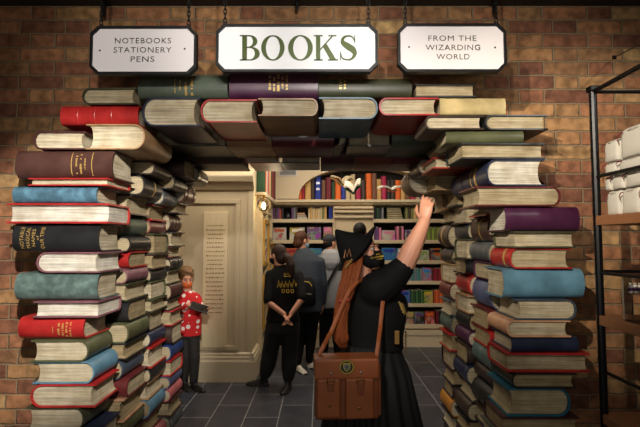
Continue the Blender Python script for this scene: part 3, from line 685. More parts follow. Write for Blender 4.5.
# right bay
spines('right', 0, 374, ['dark', 'dgreen', 'dark', 'grey'], 2.6, 11.5)
spines('right', 0, 406, ['olive', 'dbrown', 'olive', 'tan', 'olive', 'dgreen', 'dbrown', 'olive', 'brown'], 2.9, 11.5)
for k in range(5):
    zb = bz(219) + .001 + k * .036
    o = link('stacked_book', box(box(bmesh.new(), bx(387.5), bx(403.5 - k * .6), BY + .02, BY + .2, zb, zb + .034, .003, 0), bx(387.7), bx(403.2 - k * .6), BY + .0185, BY + .03, zb + .006, zb + .028, 0, 1), [clothm(['dgreen', 'olive', 'dbrown', 'dgreen', 'olive'][k]), pages(1)])
    tag(o, f'{["dark green", "olive", "dark brown", "dark green", "olive"][k]} book lying flat, {["lowest", "second", "middle", "fourth", "topmost"][k]} of the pile on the top right shelf', 'book', 'flat pile on the top right shelf')
spines('right', 1, 374.2, ['purple', 'purple', 'pink'], 2.5, 13.5)
gamebox('right', 1, 382, 395.5, 10.5, 'white', 'pink', 'white and pink box on the second shelf just above the pointed hat tip')
spines('right', 1, 397, ['pink', 'dbrown', 'pink'], 2.5, 13.5)
gamebox('right', 1, 405.5, 415.5, 11, 'white', 'purple', 'white and lilac box on the second shelf left of the raised forearm')
spines('right', 1, 417, ['purple', 'dbrown', 'wine', 'pink'], 2.6, 12)
spines('right', 1, 428, ['lime', 'olive', 'lime', 'olive', 'lime', 'olive'], 2.5, 13)
gamebox('right', 2, 382, 396, 13.5, 'sky', 'blue', 'bright blue box on the third shelf above the black sleeve')
gamebox('right', 2, 397, 408, 13, 'sky', 'white', 'blue and white box on the third shelf behind the raised elbow')
gamebox('right', 2, 418, 429.5, 11, 'white', 'lime', 'white and green box on the third shelf right of the raised forearm')
gamebox('right', 2, 431, 442, 13, 'orange', 'dark', 'orange box with dark shape on the third shelf beside the right tower')
spines('right', 3, 409, ['grey', 'teal', 'grey', 'teal', 'grey'], 2.7, 12.5)
gamebox('right', 3, 422.3, 431.5, 14, 'pink', 'sky', 'pink and blue box on the fourth shelf beside dark red spines')
spines('right', 3, 432.5, ['wine', 'crimson', 'wine', 'crimson', 'wine'], 2.1, 12.5)
gamebox('right', 4, 398, 410, 13.5, 'sky', 'blue', 'blue box on the fifth shelf left of the green spines')
spines('right', 4, 410.8, ['green', 'dgreen', 'green', 'dgreen', 'green'], 2.5, 13)
gamebox('right', 4, 423.8, 432.5, 13.5, 'lime', 'yellow', 'yellow green box on the fifth shelf between green and orange spines')
spines('right', 4, 433.5, ['rust', 'orange', 'rust', 'orange', 'rust'], 2.2, 13)
gamebox('right', 5, 399, 413, 13, 'dgreen', 'tan', 'dark green patterned box on the lowest shelf, near the gold-trimmed bodice')
gamebox('right', 5, 414, 423, 13, 'dbrown', 'purple', 'dark brown patterned box in the middle of the lowest right shelf')
gamebox('right', 5, 424.5, 434, 13.5, 'rust', 'orange', 'rust orange box on the lowest shelf near the right tower')
spines('right', 5, 435.5, ['wine', 'dark', 'dbrown', 'wine'], 2.4, 13)
for (side, row, c), lst in SPINES.items():
    lst.sort()
    for k, (xa, xb, z0, z1) in enumerate(lst):
        lab = f'{CN.get(c, c)} book spine' + (f', {NTH[k]} of its colour from left' if len(lst) > 1 else '') + f', {ROWS[row]} shelf {side} of pilaster'
        upright(lab, xa, xb, BY + .015, BY + .2, z0, z1, c, f'upright books on the {ROWS[row]} shelf {side} of the pilaster', name='shelf_book')
# small things on the left top shelf
zb = bz(219) + .001
t = thing('black_mug', 'small black mug on the top left shelf between spine rows', 'mug', (bx(287.5), BY + .08, zb))
bm = bmesh.new(); loft(bm, [[Vector((r * math.cos(a), r * math.sin(a), z)) for a in (2 * math.pi * i / 16 for i in range(16))] for r, z in ((.04, 0), (.045, .01), (.045, .1), (.04, .1), (.038, .03))]); link('cup', bm, plain('black_glaze', rgb(26, 26, 28), .3), t, True)
for k in range(3):
    o = link('flat_book', box(box(bmesh.new(), bx(296.5), bx(306.8 - k), BY + .02, BY + .2, zb + k * .034, zb + k * .034 + .032, .003, 0), bx(296.7), bx(306.4 - k), BY + .018, BY + .03, zb + k * .034 + .006, zb + k * .034 + .026, 0, 1), [clothm(['white', 'grey', 'rust'][k]), pages(0)])
    tag(o, f'{["white", "grey", "rust orange"][k]} flat book in the small pile on the top left shelf', 'book', 'small flat pile on the top left shelf')
# row of tall spines on the ledge over the side shelves
cx_, cn_ = PX + .0, 0
for k, c in enumerate(['dgreen', 'orange', 'white', 'purple', 'orange', 'cream', 'tan', 'dark', 'brown', 'wine', 'crimson', 'dark', 'wine']):
    y0 = 5.66 + k * .108
    bm = bmesh.new(); T = .1; D = .02
    prism(bm, [(PX + .005, y0), (PX + .09, y0)] + [(PX + .09 + D * math.sin(a), y0 + T / 2 - T / 2 * math.cos(a)) for a in (math.pi * i / 6 for i in range(1, 6))] + [(PX + .09, y0 + T), (PX + .005, y0 + T)], HZ(195, 6.0), HZ(195, 6.0) + random.uniform(.52, .62), 'z')
    o = link('display_book', bm, clothm(c)); n_ = ['dark green', 'orange', 'white', 'purple', 'second orange', 'cream', 'tan', 'near black', 'brown', 'wine red', 'crimson', 'second near black', 'second wine red'][k]
    tag(o, f'{n_} tall spine on the side ledge above the glowing globe bulb', 'book', 'tall books on the side ledge')
# side shelving along the panelled block, seen almost edge-on
sd = thing('side_shelving', 'cream side shelving with gold framed openings, seen edge-on beyond the panel corner', 'shelving', (PX, 6.2, 0))
def sz(y): return HZ(y, 6.0)
for z in (.42, .85, 1.28, 1.66, 2.02): link('shelf', BX(.0, .06, -.35, .81, z, z + .03, .003), SHM, sd)
for y in (-.38, .2, .79): link('upright', BX(.0, .065, y, y + .03, .21, 2.2), CREAM, sd)
link('ledge', BX(.0, .13, -.6, .81, HZ(195, 6.0) - .05, HZ(195, 6.0) - .002, .005), CREAMH, sd)
for k, (ya, z0, z1) in enumerate(((-.36, 1.32, 1.92), (-.36, .5, 1.2), (.22, 1.0, 1.62), (.22, .3, .84))):
    bm = bmesh.new()
    for q in ((ya, ya + .55, z1 - .04, z1), (ya, ya + .55, z0, z0 + .04), (ya, ya + .04, z0 + .04, z1 - .04), (ya + .56, ya + .55, z0 + .04, z1 - .04)): box(bm, .066, .09, q[0], q[1], q[2], q[3], .004)
    link('gold_frame', bm, plain('gold_paint', rgb(196, 150, 60), .35, .5), sd)
for k, (y, z, c) in enumerate(((-.33, 1.31, 'teal'), (-.15, 1.31, 'white'), (.03, 1.31, 'crimson'), (-.33, .88, 'white'), (-.1, .88, 'green'), (-.33, 1.69, 'purple'), (-.1, 1.69, 'white'), (.4, 1.31, 'sky'), (.5, .88, 'grey'))):
    h = .24; o = link('small_box', BX(PX + .01, PX + .058, 6.2 + y, 6.2 + y + .14, z + .001, z + h, .004), boxmat(c, 'white', 50 + k))
    tag(o, f'{c} small box on the side shelving, {["nearest on middle", "second on middle", "third on middle", "nearest on low", "second on low", "nearest on upper", "second on upper", "far on middle", "far on low"][k]} shelf', 'box', 'small boxes on the side shelving')
# glowing globe bulb on a bracket
gx, gy = XX(263.5, 5.56), 5.56; gz = HZ(205, 5.56)
gb = thing('globe_bulb_lamp', 'clear globe bulb glowing on a small wall bracket above the side shelving', 'lamp', (gx, gy, gz))
link('bracket', tube(tube(bmesh.new(), [(PX - gx + .0, 0, .12), (0, 0, .12)], .008), [(0, 0, .125), (0, 0, .07)], .016), plain('brass', rgb(150, 110, 50), .35, .8), gb)
gm, nt, bs = new_mat('clear_bulb_glass'); bs.inputs['Transmission Weight'].default_value = 1; bs.inputs['Roughness'].default_value = .02; bs.inputs['IOR'].default_value = 1.1; bs.inputs['Base Color'].default_value = (1, .93, .78, 1)
link('globe', ball(bmesh.new(), (0, 0, 0), (.085, .085, .088), seg=24), gm, gb, True)
em, nt, bs = new_mat('glowing_filament'); bs.inputs['Emission Color'].default_value = (1, .78, .42, 1); bs.inputs['Emission Strength'].default_value = 14
link('filament', ball(bmesh.new(), (0, 0, -.01), (.022, .022, .042)), em, gb, True)
pl = bpy.data.lights.new('globe_bulb_light', 'POINT'); pl.energy = 5; pl.color = (1, .8, .5); pl.shadow_soft_size = .08
po = bpy.data.objects.new('globe_bulb_light', pl); COL.objects.link(po); po.location = (gx + .13, gy - .05, gz)
# open books hanging in the air
def flying(label, x, y, Y, wid, tilt, yaw, open_, coverc, pagec=3, dep=.2, pitch=.15):
    t = thing('hanging_open_book', label, 'book', P(x, y, Y), 0, 'open books hanging in the air'); t.rotation_euler = (pitch, tilt, yaw)
    h = wid / 2
    for nm, m, thk, off, sc2 in (('cover', clothm(coverc), .006, -.022, 1.04), ('page_block', pages(pagec), .022, 0, 1)):
        bm = bmesh.new(); top = []; bot = []
        for i in range(-8, 9):
            u = i / 8; xx = u * h * sc2 * math.cos(open_); zz = abs(u) * h * math.sin(open_) + (.035 * math.sin(min(1, abs(u)) * math.pi) * (1 if nm == 'page_block' else .3))
            top.append((xx, zz + off + thk)); bot.append((xx, zz + off))
        prism(bm, top + bot[::-1], -dep * sc2 / 2, dep * sc2 / 2); link(nm, bm, m, t, False)
    inv = Euler((pitch, tilt, yaw)).to_matrix().inverted(); top = inv @ Vector((0, 0, 3.2 - t.location.z))
    link('thread', tube(bmesh.new(), [(0, 0, -.01), tuple(top)], .0006, 4), plain('nylon', rgb(120, 120, 120), .4), t)
flying('brown-covered open book hanging in the air at the left of the niche', 341.5, 184.5, 6.3, .34, .0, .25, .62, 'tan', 1, .2, .2)
flying('white-paged open book hanging second from left, cover dark and patterned', 354, 190.5, 5.85, .28, -.15, -.2, .72, 'dgreen', 3, .22, .45)
flying('white-paged open book hanging flat in front of the niche\'s right half', 391, 190.5, 6.2, .36, 0, .05, .12, 'rust', 3, .2, .12)
# ------------------------------------------------------------------ people
SKIN = plain('skin', rgb(206, 146, 118), .5, 0, .06, 30, .08, 250)
SKIN2 = plain('skin_warm', rgb(196, 138, 112), .5, 0, .06, 30, .08, 250)
BLACKCLOTH = plain('black_cloth', rgb(17, 17, 18), .85, 0, .15, 30, .2, 220, None, .2)
BLACKJERSEY = plain('black_jersey', rgb(13, 13, 14), .8, 0, .15, 30, .2, 220, None, .25)
NAVYCLOTH = plain('navy_jacket_cloth', rgb(40, 48, 60), .7, 0, .2, 18, .2, 160)
GREYCLOTH = plain('grey_jersey', rgb(140, 140, 142), .85, 0, .12, 30, .25, 160)
DARKTROUSER = plain('dark_trouser_cloth', rgb(22, 23, 25), .8, 0, .15, 20, .15, 160)
BLACKLEATHER = plain('black_boot_leather', rgb(24, 23, 23), .45, 0, .15, 30, .1)
WHITESHOE = plain('white_sneaker', rgb(206, 198, 186), .6, 0, .08)
def hairm(key, c): return plain(key, c, .6, 0, .45, 10, .6, 9, (14, 14, 1.2), .2)
YELLOW = plain('yellow_print', rgb(206, 170, 60), .6, 0, .1)

def torso(bm, rows, n=20, p=.85):
    """rows of (centre, half width, half depth, yaw)"""
    rings = []
    for c, a, b, *yw in rows:
        yw = yw[0] if yw else 0; cy, sy_ = math.cos(yw), math.sin(yw); r = []
        for i in range(n):
            t = 2 * math.pi * i / n; ct, st = math.cos(t), math.sin(t)
            x = a * math.copysign(abs(ct) ** p, ct); y = b * math.copysign(abs(st) ** p, st)
            r.append(Vector(c) + Vector((x * cy - y * sy_, x * sy_ + y * cy, 0)))
        rings.append(r)
    return loft(bm, rings)
def limb(bm, pts, rads, n=12):
    """tapered limb with round joints; extra rings between joints keep the taper smooth"""
    pts = [Vector(p) for p in pts]
    tube(bm, pts, rads, n)
    for p, r in zip(pts, rads): ball(bm, p, r * .985, None, 12)
def hand(bm, wrist, a, nrm, thumb, s=1.0, curl=(.25, .3, .35, .4), tcurl=.3):
    a = Vector(a).normalized(); nrm = Vector(nrm); nrm = (nrm - a * nrm.dot(a)).normalized(); t = Vector(thumb); t = (t - a * t.dot(a) - nrm * t.dot(nrm)).normalized()
    w_ = Vector(wrist); rings = []
    for d, hw_, th_ in ((-.02, .024, .019), (.012, .027, .019), (.04, .036, .018), (.07, .041, .015), (.092, .039, .012)):
        rings.append([w_ + (a * d + t * math.cos(q) * hw_ + nrm * math.sin(q) * th_) * s for q in (2 * math.pi * i / 14 for i in range(14))])
    loft(bm, rings)
    for off, ln, cu, fw in ((.0305, .074, curl[0], .086), (.0105, .082, curl[1], .092), (-.0100, .076, curl[2], .09), (-.0295, .060, curl[3], .082)):
        p = w_ + (a * (fw - .015) + t * off) * s; ang = cu * .6; pts = [p.copy(), w_ + (a * fw + t * off) * s]
        for f in (.45, .31, .26):
            d = (a * math.cos(ang) + nrm * math.sin(ang) + t * off * 1.6).normalized(); pts.append(pts[-1] + d * ln * f * s); ang += cu
        rr = [.0095 * s, .0095 * s, .0088 * s, .008 * s, .0068 * s]
        tube(bm, pts, rr, 8); ball(bm, pts[-1], rr[-1], None, 8)
        ball(bm, pts[1], .0102 * s, None, 8)
    p = w_ + (a * .018 + t * .022) * s; d = (a * .62 + t * .7 + nrm * .35).normalized(); d2 = (a * (.85 + tcurl * .2) + t * .25 + nrm * (.3 + tcurl)).normalized()
    pts = [p, p + d * .032 * s, p + d * .052 * s + d2 * .006 * s, p + d * .052 * s + d2 * .034 * s, p + d * .052 * s + d2 * .056 * s]
    rr = [.016 * s, .0135 * s, .0115 * s, .0102 * s, .008 * s]
    tube(bm, pts, rr, 8); ball(bm, pts[-1], rr[-1], None, 8)
def rotm(f, u):
    f = Vector(f).normalized(); u = Vector(u); u = (u - f * u.dot(f)).normalized(); r = f.cross(u)
    return Matrix((r, f, u)).transposed()
def headshape(bm, c, f, u=(0, 0, 1), s=1.0):
    Rm = rotm(f, u); c = Vector(c)
    def q(x, y, z): return c + Rm @ Vector((x, y, z)) * s
    ball(bm, q(0, -.012, .022), (.074 * s, .094 * s, .09 * s), Rm, 20)
    ball(bm, q(0, .026, -.036), (.056 * s, .062 * s, .074 * s), Rm, 16)
    ball(bm, q(0, .058, -.096), (.026 * s, .024 * s, .02 * s), Rm, 10)
    for k in (-1, 1):
        ball(bm, q(.036 * k, .06, -.022), (.026 * s, .024 * s, .022 * s), Rm, 10)
        ball(bm, q(.076 * k, -.008, -.012), (.012 * s, .02 * s, .033 * s), Rm, 10)
        ball(bm, q(.03 * k, .078, .024), (.026 * s, .014 * s, .009 * s), Rm, 10)
    tube(bm, [q(0, .082, .012), q(0, .098, -.012), q(0, .108, -.03)], [.008 * s, .011 * s, .014 * s], 8); ball(bm, q(0, .104, -.033), (.017 * s, .013 * s, .01 * s), Rm, 8)
    for dz, hw_ in ((-.062, .022), (-.07, .02)): ball(bm, q(0, .083, dz), (hw_ * s, .009 * s, .006 * s), Rm, 10)
    return q, Rm
def eyes(par, q, s=1.0):
    for k in (-1, 1):
        bm = ball(bmesh.new(), q(.032 * k, .0735, .006), .0125 * s, None, 12)
        e = link('eye', bm, plain('eye_white', rgb(170, 158, 150), .35, 0, .02), par, True)
        link('iris', ball(bmesh.new(), q(.032 * k, .0815, .006), .0068 * s, None, 10), plain('dark_iris', rgb(50, 34, 24), .2), e, True)
        link('eyebrow', tube(bmesh.new(), [q(.014 * k, .092, .028), q(.034 * k, .088, .035), q(.052 * k, .074, .03)], [.003 * s, .004 * s, .002 * s], 6), plain('brow_hair', rgb(96, 54, 30), .7), par, True)
def shoe(par, heel, direction, m, s=1.0, name='shoe', boot=0.0, label=None):
    d = Vector(direction).normalized(); sd_ = d.cross(Vector((0, 0, 1))); h = Vector(heel); bm = bmesh.new(); rings = []
    for t, w_, zt in ((-.035, .028, .07), (0, .037, .085), (.06, .038, .082), (.12, .044, .06), (.17, .046, .045), (.205, .038, .036), (.222, .02, .026)):
        ring = []
        for i in range(14):
            a = 2 * math.pi * i / 14; x = math.cos(a); z = math.sin(a)
            ring.append(h + d * t * s + sd_ * x * w_ * s + Vector((0, 0, (.012 if z < 0 else 0) + max(0, z) * (zt - .0) * s)) + Vector((0, 0, 0 if z >= 0 else -.011)))
        rings.append(ring)
    loft(bm, rings)
    if boot: tube(bm, [h + d * .015 * s + Vector((0, 0, .05)), h + d * .01 * s + Vector((0, 0, boot))], [.043 * s, .05 * s], 12)
    o = fuse(name, bm, m, par, .008, 2)
    if label: o['label'] = label
    link('sole', (lambda b: loft(b, [[h + d * t * s + sd_ * x * w_ * 1.06 * s + Vector((0, 0, z)) for t, w_, x in ((-.037, .026, -1), (.06, .038, -1), (.16, .046, -1), (.222, .02, -1), (.222, .02, 1), (.16, .046, 1), (.06, .038, 1), (-.037, .026, 1))] for z in (.001, .02)]))(bmesh.new()), plain('shoe_sole', rgb(40, 38, 36) if m is BLACKLEATHER else rgb(190, 184, 174), .7), o)
    return o
def person(label, px, py_ground, Y):
    return thing('person', label, 'person', (XX(px, Y, py_ground), Y, 0))
def scribble(par, pts_fn, name='printed_lettering', m=None):
    bm = bmesh.new()
    for line in pts_fn: tube(bm, line, .0045, 5)
    return link(name, bm, m or YELLOW, par)

# ---- ponytailed shopper in black, seen from behind
A_Y = 5.1
A = person('person in black with dark ponytail and yellow print on the back, hands clasped behind', 284, 380, A_Y)
ax = A.location.x
def WA(px, py, dy=0.0): v = P(px, py, A_Y + dy); return Vector((v.x - ax, dy, v.z))
hd = WA(277.5, 255, 0); fdir = Vector((-.8, .55, -.1))
ankL, ankR = Vector((-.22, .10, .09)), Vector((.05, .0, .09))
hipc = WA(283, 318)
bm = bmesh.new(); q, Rm = headshape(bm, hd, fdir, s=.98)
shL, shR = WA(270.5, 275), WA(298, 275)
elL, elR = WA(268, 302, -.12), WA(302, 299, -.12); wrL, wrR = WA(284, 314, -.2), WA(291, 314, -.2)
limb(bm, [hd + Vector((.015, -.02, -.05)), WA(281, 268)], [.052, .058])
torso(bm, [(WA(282, 266), .065, .055), (WA(283, 270), .12, .075), (WA(283, 276), .165, .09), (WA(283, 292), .16, .105), (WA(283, 308), .14, .1), (WA(283, 320), .165, .12), (WA(283, 328), .15, .11)])
for sh, el, wr, k in ((shL, elL, wrL, 1), (shR, elR, wrR, -1)):
    limb(bm, [sh, el, wr], [.052, .04, .026]); 
    hand(bm, wr, (k * .45, -.05, -.9), (k * .8, -.2, .3), (k * .3, -1, 0), .92, (.35, .4, .45, .5))
for k, an in ((-1, ankL), (1, ankR)):
    hp = hipc + Vector((.085 * k, 0, -.06)); kn = (hp + an) / 2 + Vector((0, .04, 0)); limb(bm, [hp, kn, an], [.085, .055, .036])
fuse('body', bm, SKIN, A, .0085, 2)
bm = bmesh.new()
torso(bm, [(WA(281.5, 264.5), .066, .062), (WA(282, 268), .1, .08), (WA(283, 271.5), .155, .095), (WA(283, 277), .18, .11), (WA(283, 292), .178, .125), (WA(283, 308), .162, .12), (WA(283, 319), .19, .14), (WA(283, 322), .185, .135)])
for sh, el, k in ((shL, elL, -1), (shR, elR, 1)): limb(bm, [sh, sh.lerp(el, .5), sh.lerp(el, .93)], [.062, .06, .058])
fuse('polo_shirt', bm, BLACKJERSEY, A, .012, 3)
bm = bmesh.new()
torso(bm, [(WA(283, 317), .172, .128), (WA(283, 324), .18, .135), (WA(283, 333), .17, .125)])
for k, an in ((-1, ankL), (1, ankR)):
    hp = hipc + Vector((.085 * k, 0, -.06)); kn = (hp + an) / 2 + Vector((0, .04, 0)); limb(bm, [hp, kn, kn.lerp(an, .55), an + Vector((0, 0, .05))], [.108, .094, .09, .07])
fuse('trousers', bm, DARKTROUSER, A, .012, 4)
shoe(A, ankL - Vector((0, 0, .09)), (-1, .15, 0), BLACKLEATHER, 1.0, 'boot', .17); shoe(A, ankR - Vector((0, 0, .09)), (-.15, -.6, 0), BLACKLEATHER, 1.0, 'boot', .17)
bm = bmesh.new(); ball(bm, hd + Rm @ Vector((0, -.024, .026)), (.082, .098, .098), Rm, 20); ball(bm, hd + Rm @ Vector((0, -.055, -.035)), (.074, .066, .08), Rm)
pt = hd + Rm @ Vector((0, -.1, -.01)); tube(bm, [pt, pt + Vector((.04, -.03, -.03)), pt + Vector((.075, -.05, -.11)), pt + Vector((.085, -.05, -.2)), pt + Vector((.08, -.05, -.26))], [.035, .045, .048, .036, .012], 12)
fuse('hair', bm, hairm('dark_brown_hair', rgb(48, 32, 24)), A, .01, 2)
bm = ball(bmesh.new(), hd + Rm @ Vector((0, .045, -.05)), (.062, .066, .052), Rm); link('face_mask', bm, BLACKCLOTH, A, True)
def back(px, py): v = WA(px, py, -.128); return v
L_ = []
for x0, x1, y0, y1, k in ((277.5, 280, 287.5, 280, 0), (281, 283.5, 288, 281, 1), (284.5, 287, 287.5, 281, 2), (288, 291, 287.5, 280.5, 3), (292, 296, 287.5, 279, 4)):
    L_.append([back(x0, y0), back((x0 + x1) / 2, y1), back(x1, y0 - 1), back(x1 + .6, y0 - 4)])
for x0 in (282, 286.5, 291): L_.append([back(x0, 292.5), back(x0, 289.8), back(x0 + 2.4, 289.6), back(x0 + 2.4, 292.6), back(x0 + .3, 292.6)])
L_.append([back(284, 276), back(285, 273.5), back(286.5, 275), back(288, 273.2), back(289.5, 275), back(290.5, 273.8), back(290.5, 276.2), back(284, 276.4)])
scribble(A, L_)

# ---- tall shopper in a navy jacket
B_Y = 5.85
B = person('person in dark navy jacket and black trousers standing with back turned, brown hair', 308, 370, B_Y)
b0 = B.location.x
def WB(px, py, dy=0.0): v = P(px, py, B_Y + dy); return Vector((v.x - b0, dy, v.z))
hd = WB(302, 240.5); fdir = Vector((.75, .6, -.15))
bm = bmesh.new(); q, Rm = headshape(bm, hd, fdir, s=1.03)
limb(bm, [hd + Vector((-.01, -.02, -.06)), WB(303, 254)], [.057, .062])
torso(bm, [(WB(304, 252), .07, .06), (WB(306, 258), .17, .09), (WB(307, 280), .19, .12), (WB(307, 300), .16, .11), (WB(307, 312), .17, .12), (WB(307, 318), .15, .11)])
fl, fr = Vector((-.13, -.05, .085)), Vector((.02, .05, .085))
for k, an in ((-1, fl), (1, fr)): hp = WB(307 + 5 * k, 314); limb(bm, [hp, (hp + an) / 2 + Vector((0, .03, 0)), an], [.085, .056, .036])
arms = ((WB(294, 262), WB(291, 285, -.02), WB(292, 303, .05)), (WB(319.5, 262), WB(323, 285, .0), WB(322.5, 303, .04)))
for (sh, el, wr), k in zip(arms, (-1, 1)): limb(bm, [sh, el, wr], [.055, .043, .028]); hand(bm, wr, (0, .15, -1), (-k, 0, 0), (0, 1, 0), 1, (.3, .35, .4, .4))
fuse('body', bm, SKIN2, B, .009, 2)
bm = bmesh.new(); torso(bm, [(WB(303, 247.5), .072, .07), (WB(303.5, 250.5), .1, .085), (WB(305, 255), .16, .1), (WB(306.5, 261), .205, .12), (WB(307, 280), .21, .15), (WB(307, 300), .195, .14), (WB(307, 309), .2, .145), (WB(307, 311), .2, .14)])
for sh, el, wr in arms: limb(bm, [sh, el, el.lerp(wr, .92)], [.072, .064, .05])
fuse('jacket', bm, NAVYCLOTH, B, .012, 3)
bm = bmesh.new(); torso(bm, [(WB(307, 307), .178, .125), (WB(307, 318), .17, .12)])
for k, an in ((-1, fl), (1, fr)): hp = WB(307 + 5 * k, 314); limb(bm, [hp, (hp + an) / 2 + Vector((0, .03, 0)), an + Vector((0, 0, .03))], [.1, .075, .055])
fuse('trousers', bm, BLACKCLOTH, B, .012, 3)
shoe(B, fl - Vector((0, 0, .085)), (.3, -.5, 0), WHITESHOE, 1, 'sneaker', 0, 'white sneaker'); shoe(B, fr - Vector((0, 0, .085)), (.7, -.3, 0), WHITESHOE, 1, 'sneaker', 0, 'white sneaker')
bm = bmesh.new(); ball(bm, hd + Rm @ Vector((0, -.024, .03)), (.083, .098, .096), Rm, 20); ball(bm, hd + Rm @ Vector((0, -.052, -.035)), (.076, .066, .075), Rm)
fuse('hair', bm, hairm('brown_hair', rgb(70, 42, 28)), B, .01, 2)
link('face_mask', ball(bmesh.new(), hd + Rm @ Vector((0, .045, -.052)), (.064, .068, .052), Rm), plain('blue_mask', rgb(120, 160, 180), .7), B, True)
# small backpack worn by the tall shopper
bp = thing('backpack', 'small black backpack with yellow trim on the back of the navy jacket', 'backpack', B.location + WB(304, 305, -.15))
bp['label'] = 'small black backpack with yellow trim on the back of the navy jacket'
h0 = WB(304, 277, -.15).z - WB(304, 305, -.15).z
bm = bmesh.new(); torso(bm, [(Vector((0, -.05, 0)), .13, .05), (Vector((0, -.055, .03)), .145, .065), (Vector((0, -.05, h0 * .6)), .145, .06), (Vector((0, -.035, h0 * .92)), .12, .04), (Vector((0, -.025, h0)), .08, .02)], 20, .6); link('bag', bm, BLACKCLOTH, bp, True)
link('yellow_trim', tube(bmesh.new(), [(-.06, -.112, h0 * .82), (0, -.118, h0 * .88), (.07, -.11, h0 * .84), (.1, -.1, h0 * .7)], .006, 6), YELLOW, bp)
link('zip', tube(bmesh.new(), [(-.1, -.112, h0 * .42), (0, -.12, h0 * .45), (.1, -.112, h0 * .42)], .004, 6), plain('zip_metal', rgb(120, 116, 100), .4, .6), bp)

# ---- shopper in the grey hood and cap
C_Y = 6.25
Cp = person('person in light grey hooded top and dark cap with black cross-body strap, back turned', 331, 360, C_Y)
c0 = Cp.location.x
def WC(px, py, dy=0.0): v = P(px, py, C_Y + dy); return Vector((v.x - c0, dy, v.z))
hd = WC(330, 243); fdir = Vector((.7, .7, -.1))
bm = bmesh.new(); q, Rm = headshape(bm, hd, fdir)
limb(bm, [hd - Vector((0, .02, .06)), WC(331, 253)], [.055, .06])
torso(bm, [(WC(331, 253), .07, .06), (WC(331, 258), .17, .09), (WC(331, 280), .2, .12), (WC(331, 305), .18, .12), (WC(331, 312), .16, .11)])
for k in (-1, 1): hp = WC(331 + 5 * k, 308); an = Vector((.1 * k, .02, .085)); limb(bm, [hp, (hp + an) / 2 + Vector((0, .03, 0)), an], [.085, .056, .036])
arms = ((WC(318.5, 262), WC(315, 284), WC(318, 302, .12)), (WC(343.5, 262), WC(347, 284), WC(344, 302, .12)))
for (sh, el, wr), k in zip(arms, (-1, 1)): limb(bm, [sh, el, wr], [.055, .043, .028]); hand(bm, wr, (-.2 * k, .5, -.8), (-k, 0, 0), (0, 1, .3), 1)
fuse('body', bm, SKIN2, Cp, .009, 2)
bm = bmesh.new(); torso(bm, [(WC(331, 250), .08, .08), (WC(331, 253), .12, .1), (WC(331, 257), .175, .11), (WC(331, 262), .21, .12), (WC(331, 282), .225, .15), (WC(331, 302), .21, .15), (WC(331, 307), .2, .14)])
for sh, el, wr in arms: limb(bm, [sh, el, el.lerp(wr, .94)], [.074, .068, .052])
fuse('hooded_top', bm, GREYCLOTH, Cp, .012, 3)
bm = bmesh.new(); torso(bm, [(WC(331, 249), .088, .09), (WC(331, 252.5, -.03), .13, .12), (WC(331, 257.5, -.08), .15, .09), (WC(331, 263, -.12), .12, .06), (WC(331, 269, -.13), .05, .025)]); fuse('hood', bm, GREYCLOTH, Cp, .01, 3)
link('shoulder_strap', tube(bmesh.new(), [WC(341, 259, -.09), WC(336, 268, -.15), WC(328, 283, -.172), WC(320, 300, -.15)], [(.03, .006)] * 4, 8), BLACKCLOTH, Cp)
bm = bmesh.new(); torso(bm, [(WC(331, 303), .18, .13), (WC(331, 312), .17, .12)])
for k in (-1, 1): hp = WC(331 + 5 * k, 308); an = Vector((.1 * k, .02, .085)); limb(bm, [hp, (hp + an) / 2 + Vector((0, .03, 0)), an + Vector((0, 0, .03))], [.1, .08, .06])
fuse('trousers', bm, BLACKCLOTH, Cp, .012, 3)
for k in (-1, 1): shoe(Cp, Vector((.1 * k, .0, 0)), (.2 * k, 1, 0), BLACKLEATHER, 1, 'shoe')
bm = bmesh.new(); ball(bm, hd + Rm @ Vector((0, -.02, .05)), (.084, .1, .078), Rm, 20); ball(bm, hd + Rm @ Vector((0, .12, .028)), (.06, .055, .008), Rm, 16); fuse('cap', bm, plain('dark_cap_cloth', rgb(44, 44, 48), .8), Cp, .009, 2)
bm = ball(bmesh.new(), hd + Rm @ Vector((0, -.035, -.015)), (.077, .072, .06), Rm); link('hair', bm, hairm('black_hair', rgb(16, 13, 12)), Cp, True)

# ---- shopper mostly hidden behind the woman, only dark hair shows
D_Y = 5.55
D = person('person mostly hidden behind the pointed hat, only the top of the black-haired head showing', 360, 380, D_Y)
d0 = D.location.x
def WD(px, py, dy=0.0): v = P(px, py, D_Y + dy); return Vector((v.x - d0, dy, v.z))
hd = WD(360, 232.5); bm = bmesh.new(); q, Rm = headshape(bm, hd, (.2, 1, 0))
limb(bm, [hd - Vector((0, .02, .06)), WD(361, 250)], [.055, .06])
torso(bm, [(WD(361, 250), .07, .06), (WD(362, 255), .17, .09), (WD(363, 278), .165, .11), (WD(363, 300), .15, .11), (WD(363, 310), .15, .11)])
for k in (-1, 1):
    hp = WD(363 + 6 * k, 308); an = Vector((.09 * k + .03, .02, .085)); limb(bm, [hp, (hp + an) / 2 + Vector((0, .03, 0)), an], [.085, .056, .036])
    sh = WD(362 + 13 * k, 259); limb(bm, [sh, sh + Vector((.02 * k, .03, -.27)), sh + Vector((-.04 * k, .25, -.36))], [.055, .043, .028]); hand(bm, sh + Vector((-.04 * k, .25, -.36)), (-.3 * k, 1, 0), (-k, 0, 0), (0, 0, 1))
fuse('body', bm, SKIN2, D, .01, 2)
bm = bmesh.new(); torso(bm, [(WD(361, 249), .075, .07), (WD(362, 255), .18, .11), (WD(363, 278), .185, .14), (WD(363, 304), .175, .13)])
for k in (-1, 1): sh = WD(362 + 13 * k, 259); limb(bm, [sh, sh + Vector((.02 * k, .03, -.27)), sh + Vector((-.03 * k, .22, -.345))], [.075, .062, .045])
fuse('dark_jumper', bm, BLACKCLOTH, D, .013, 3)
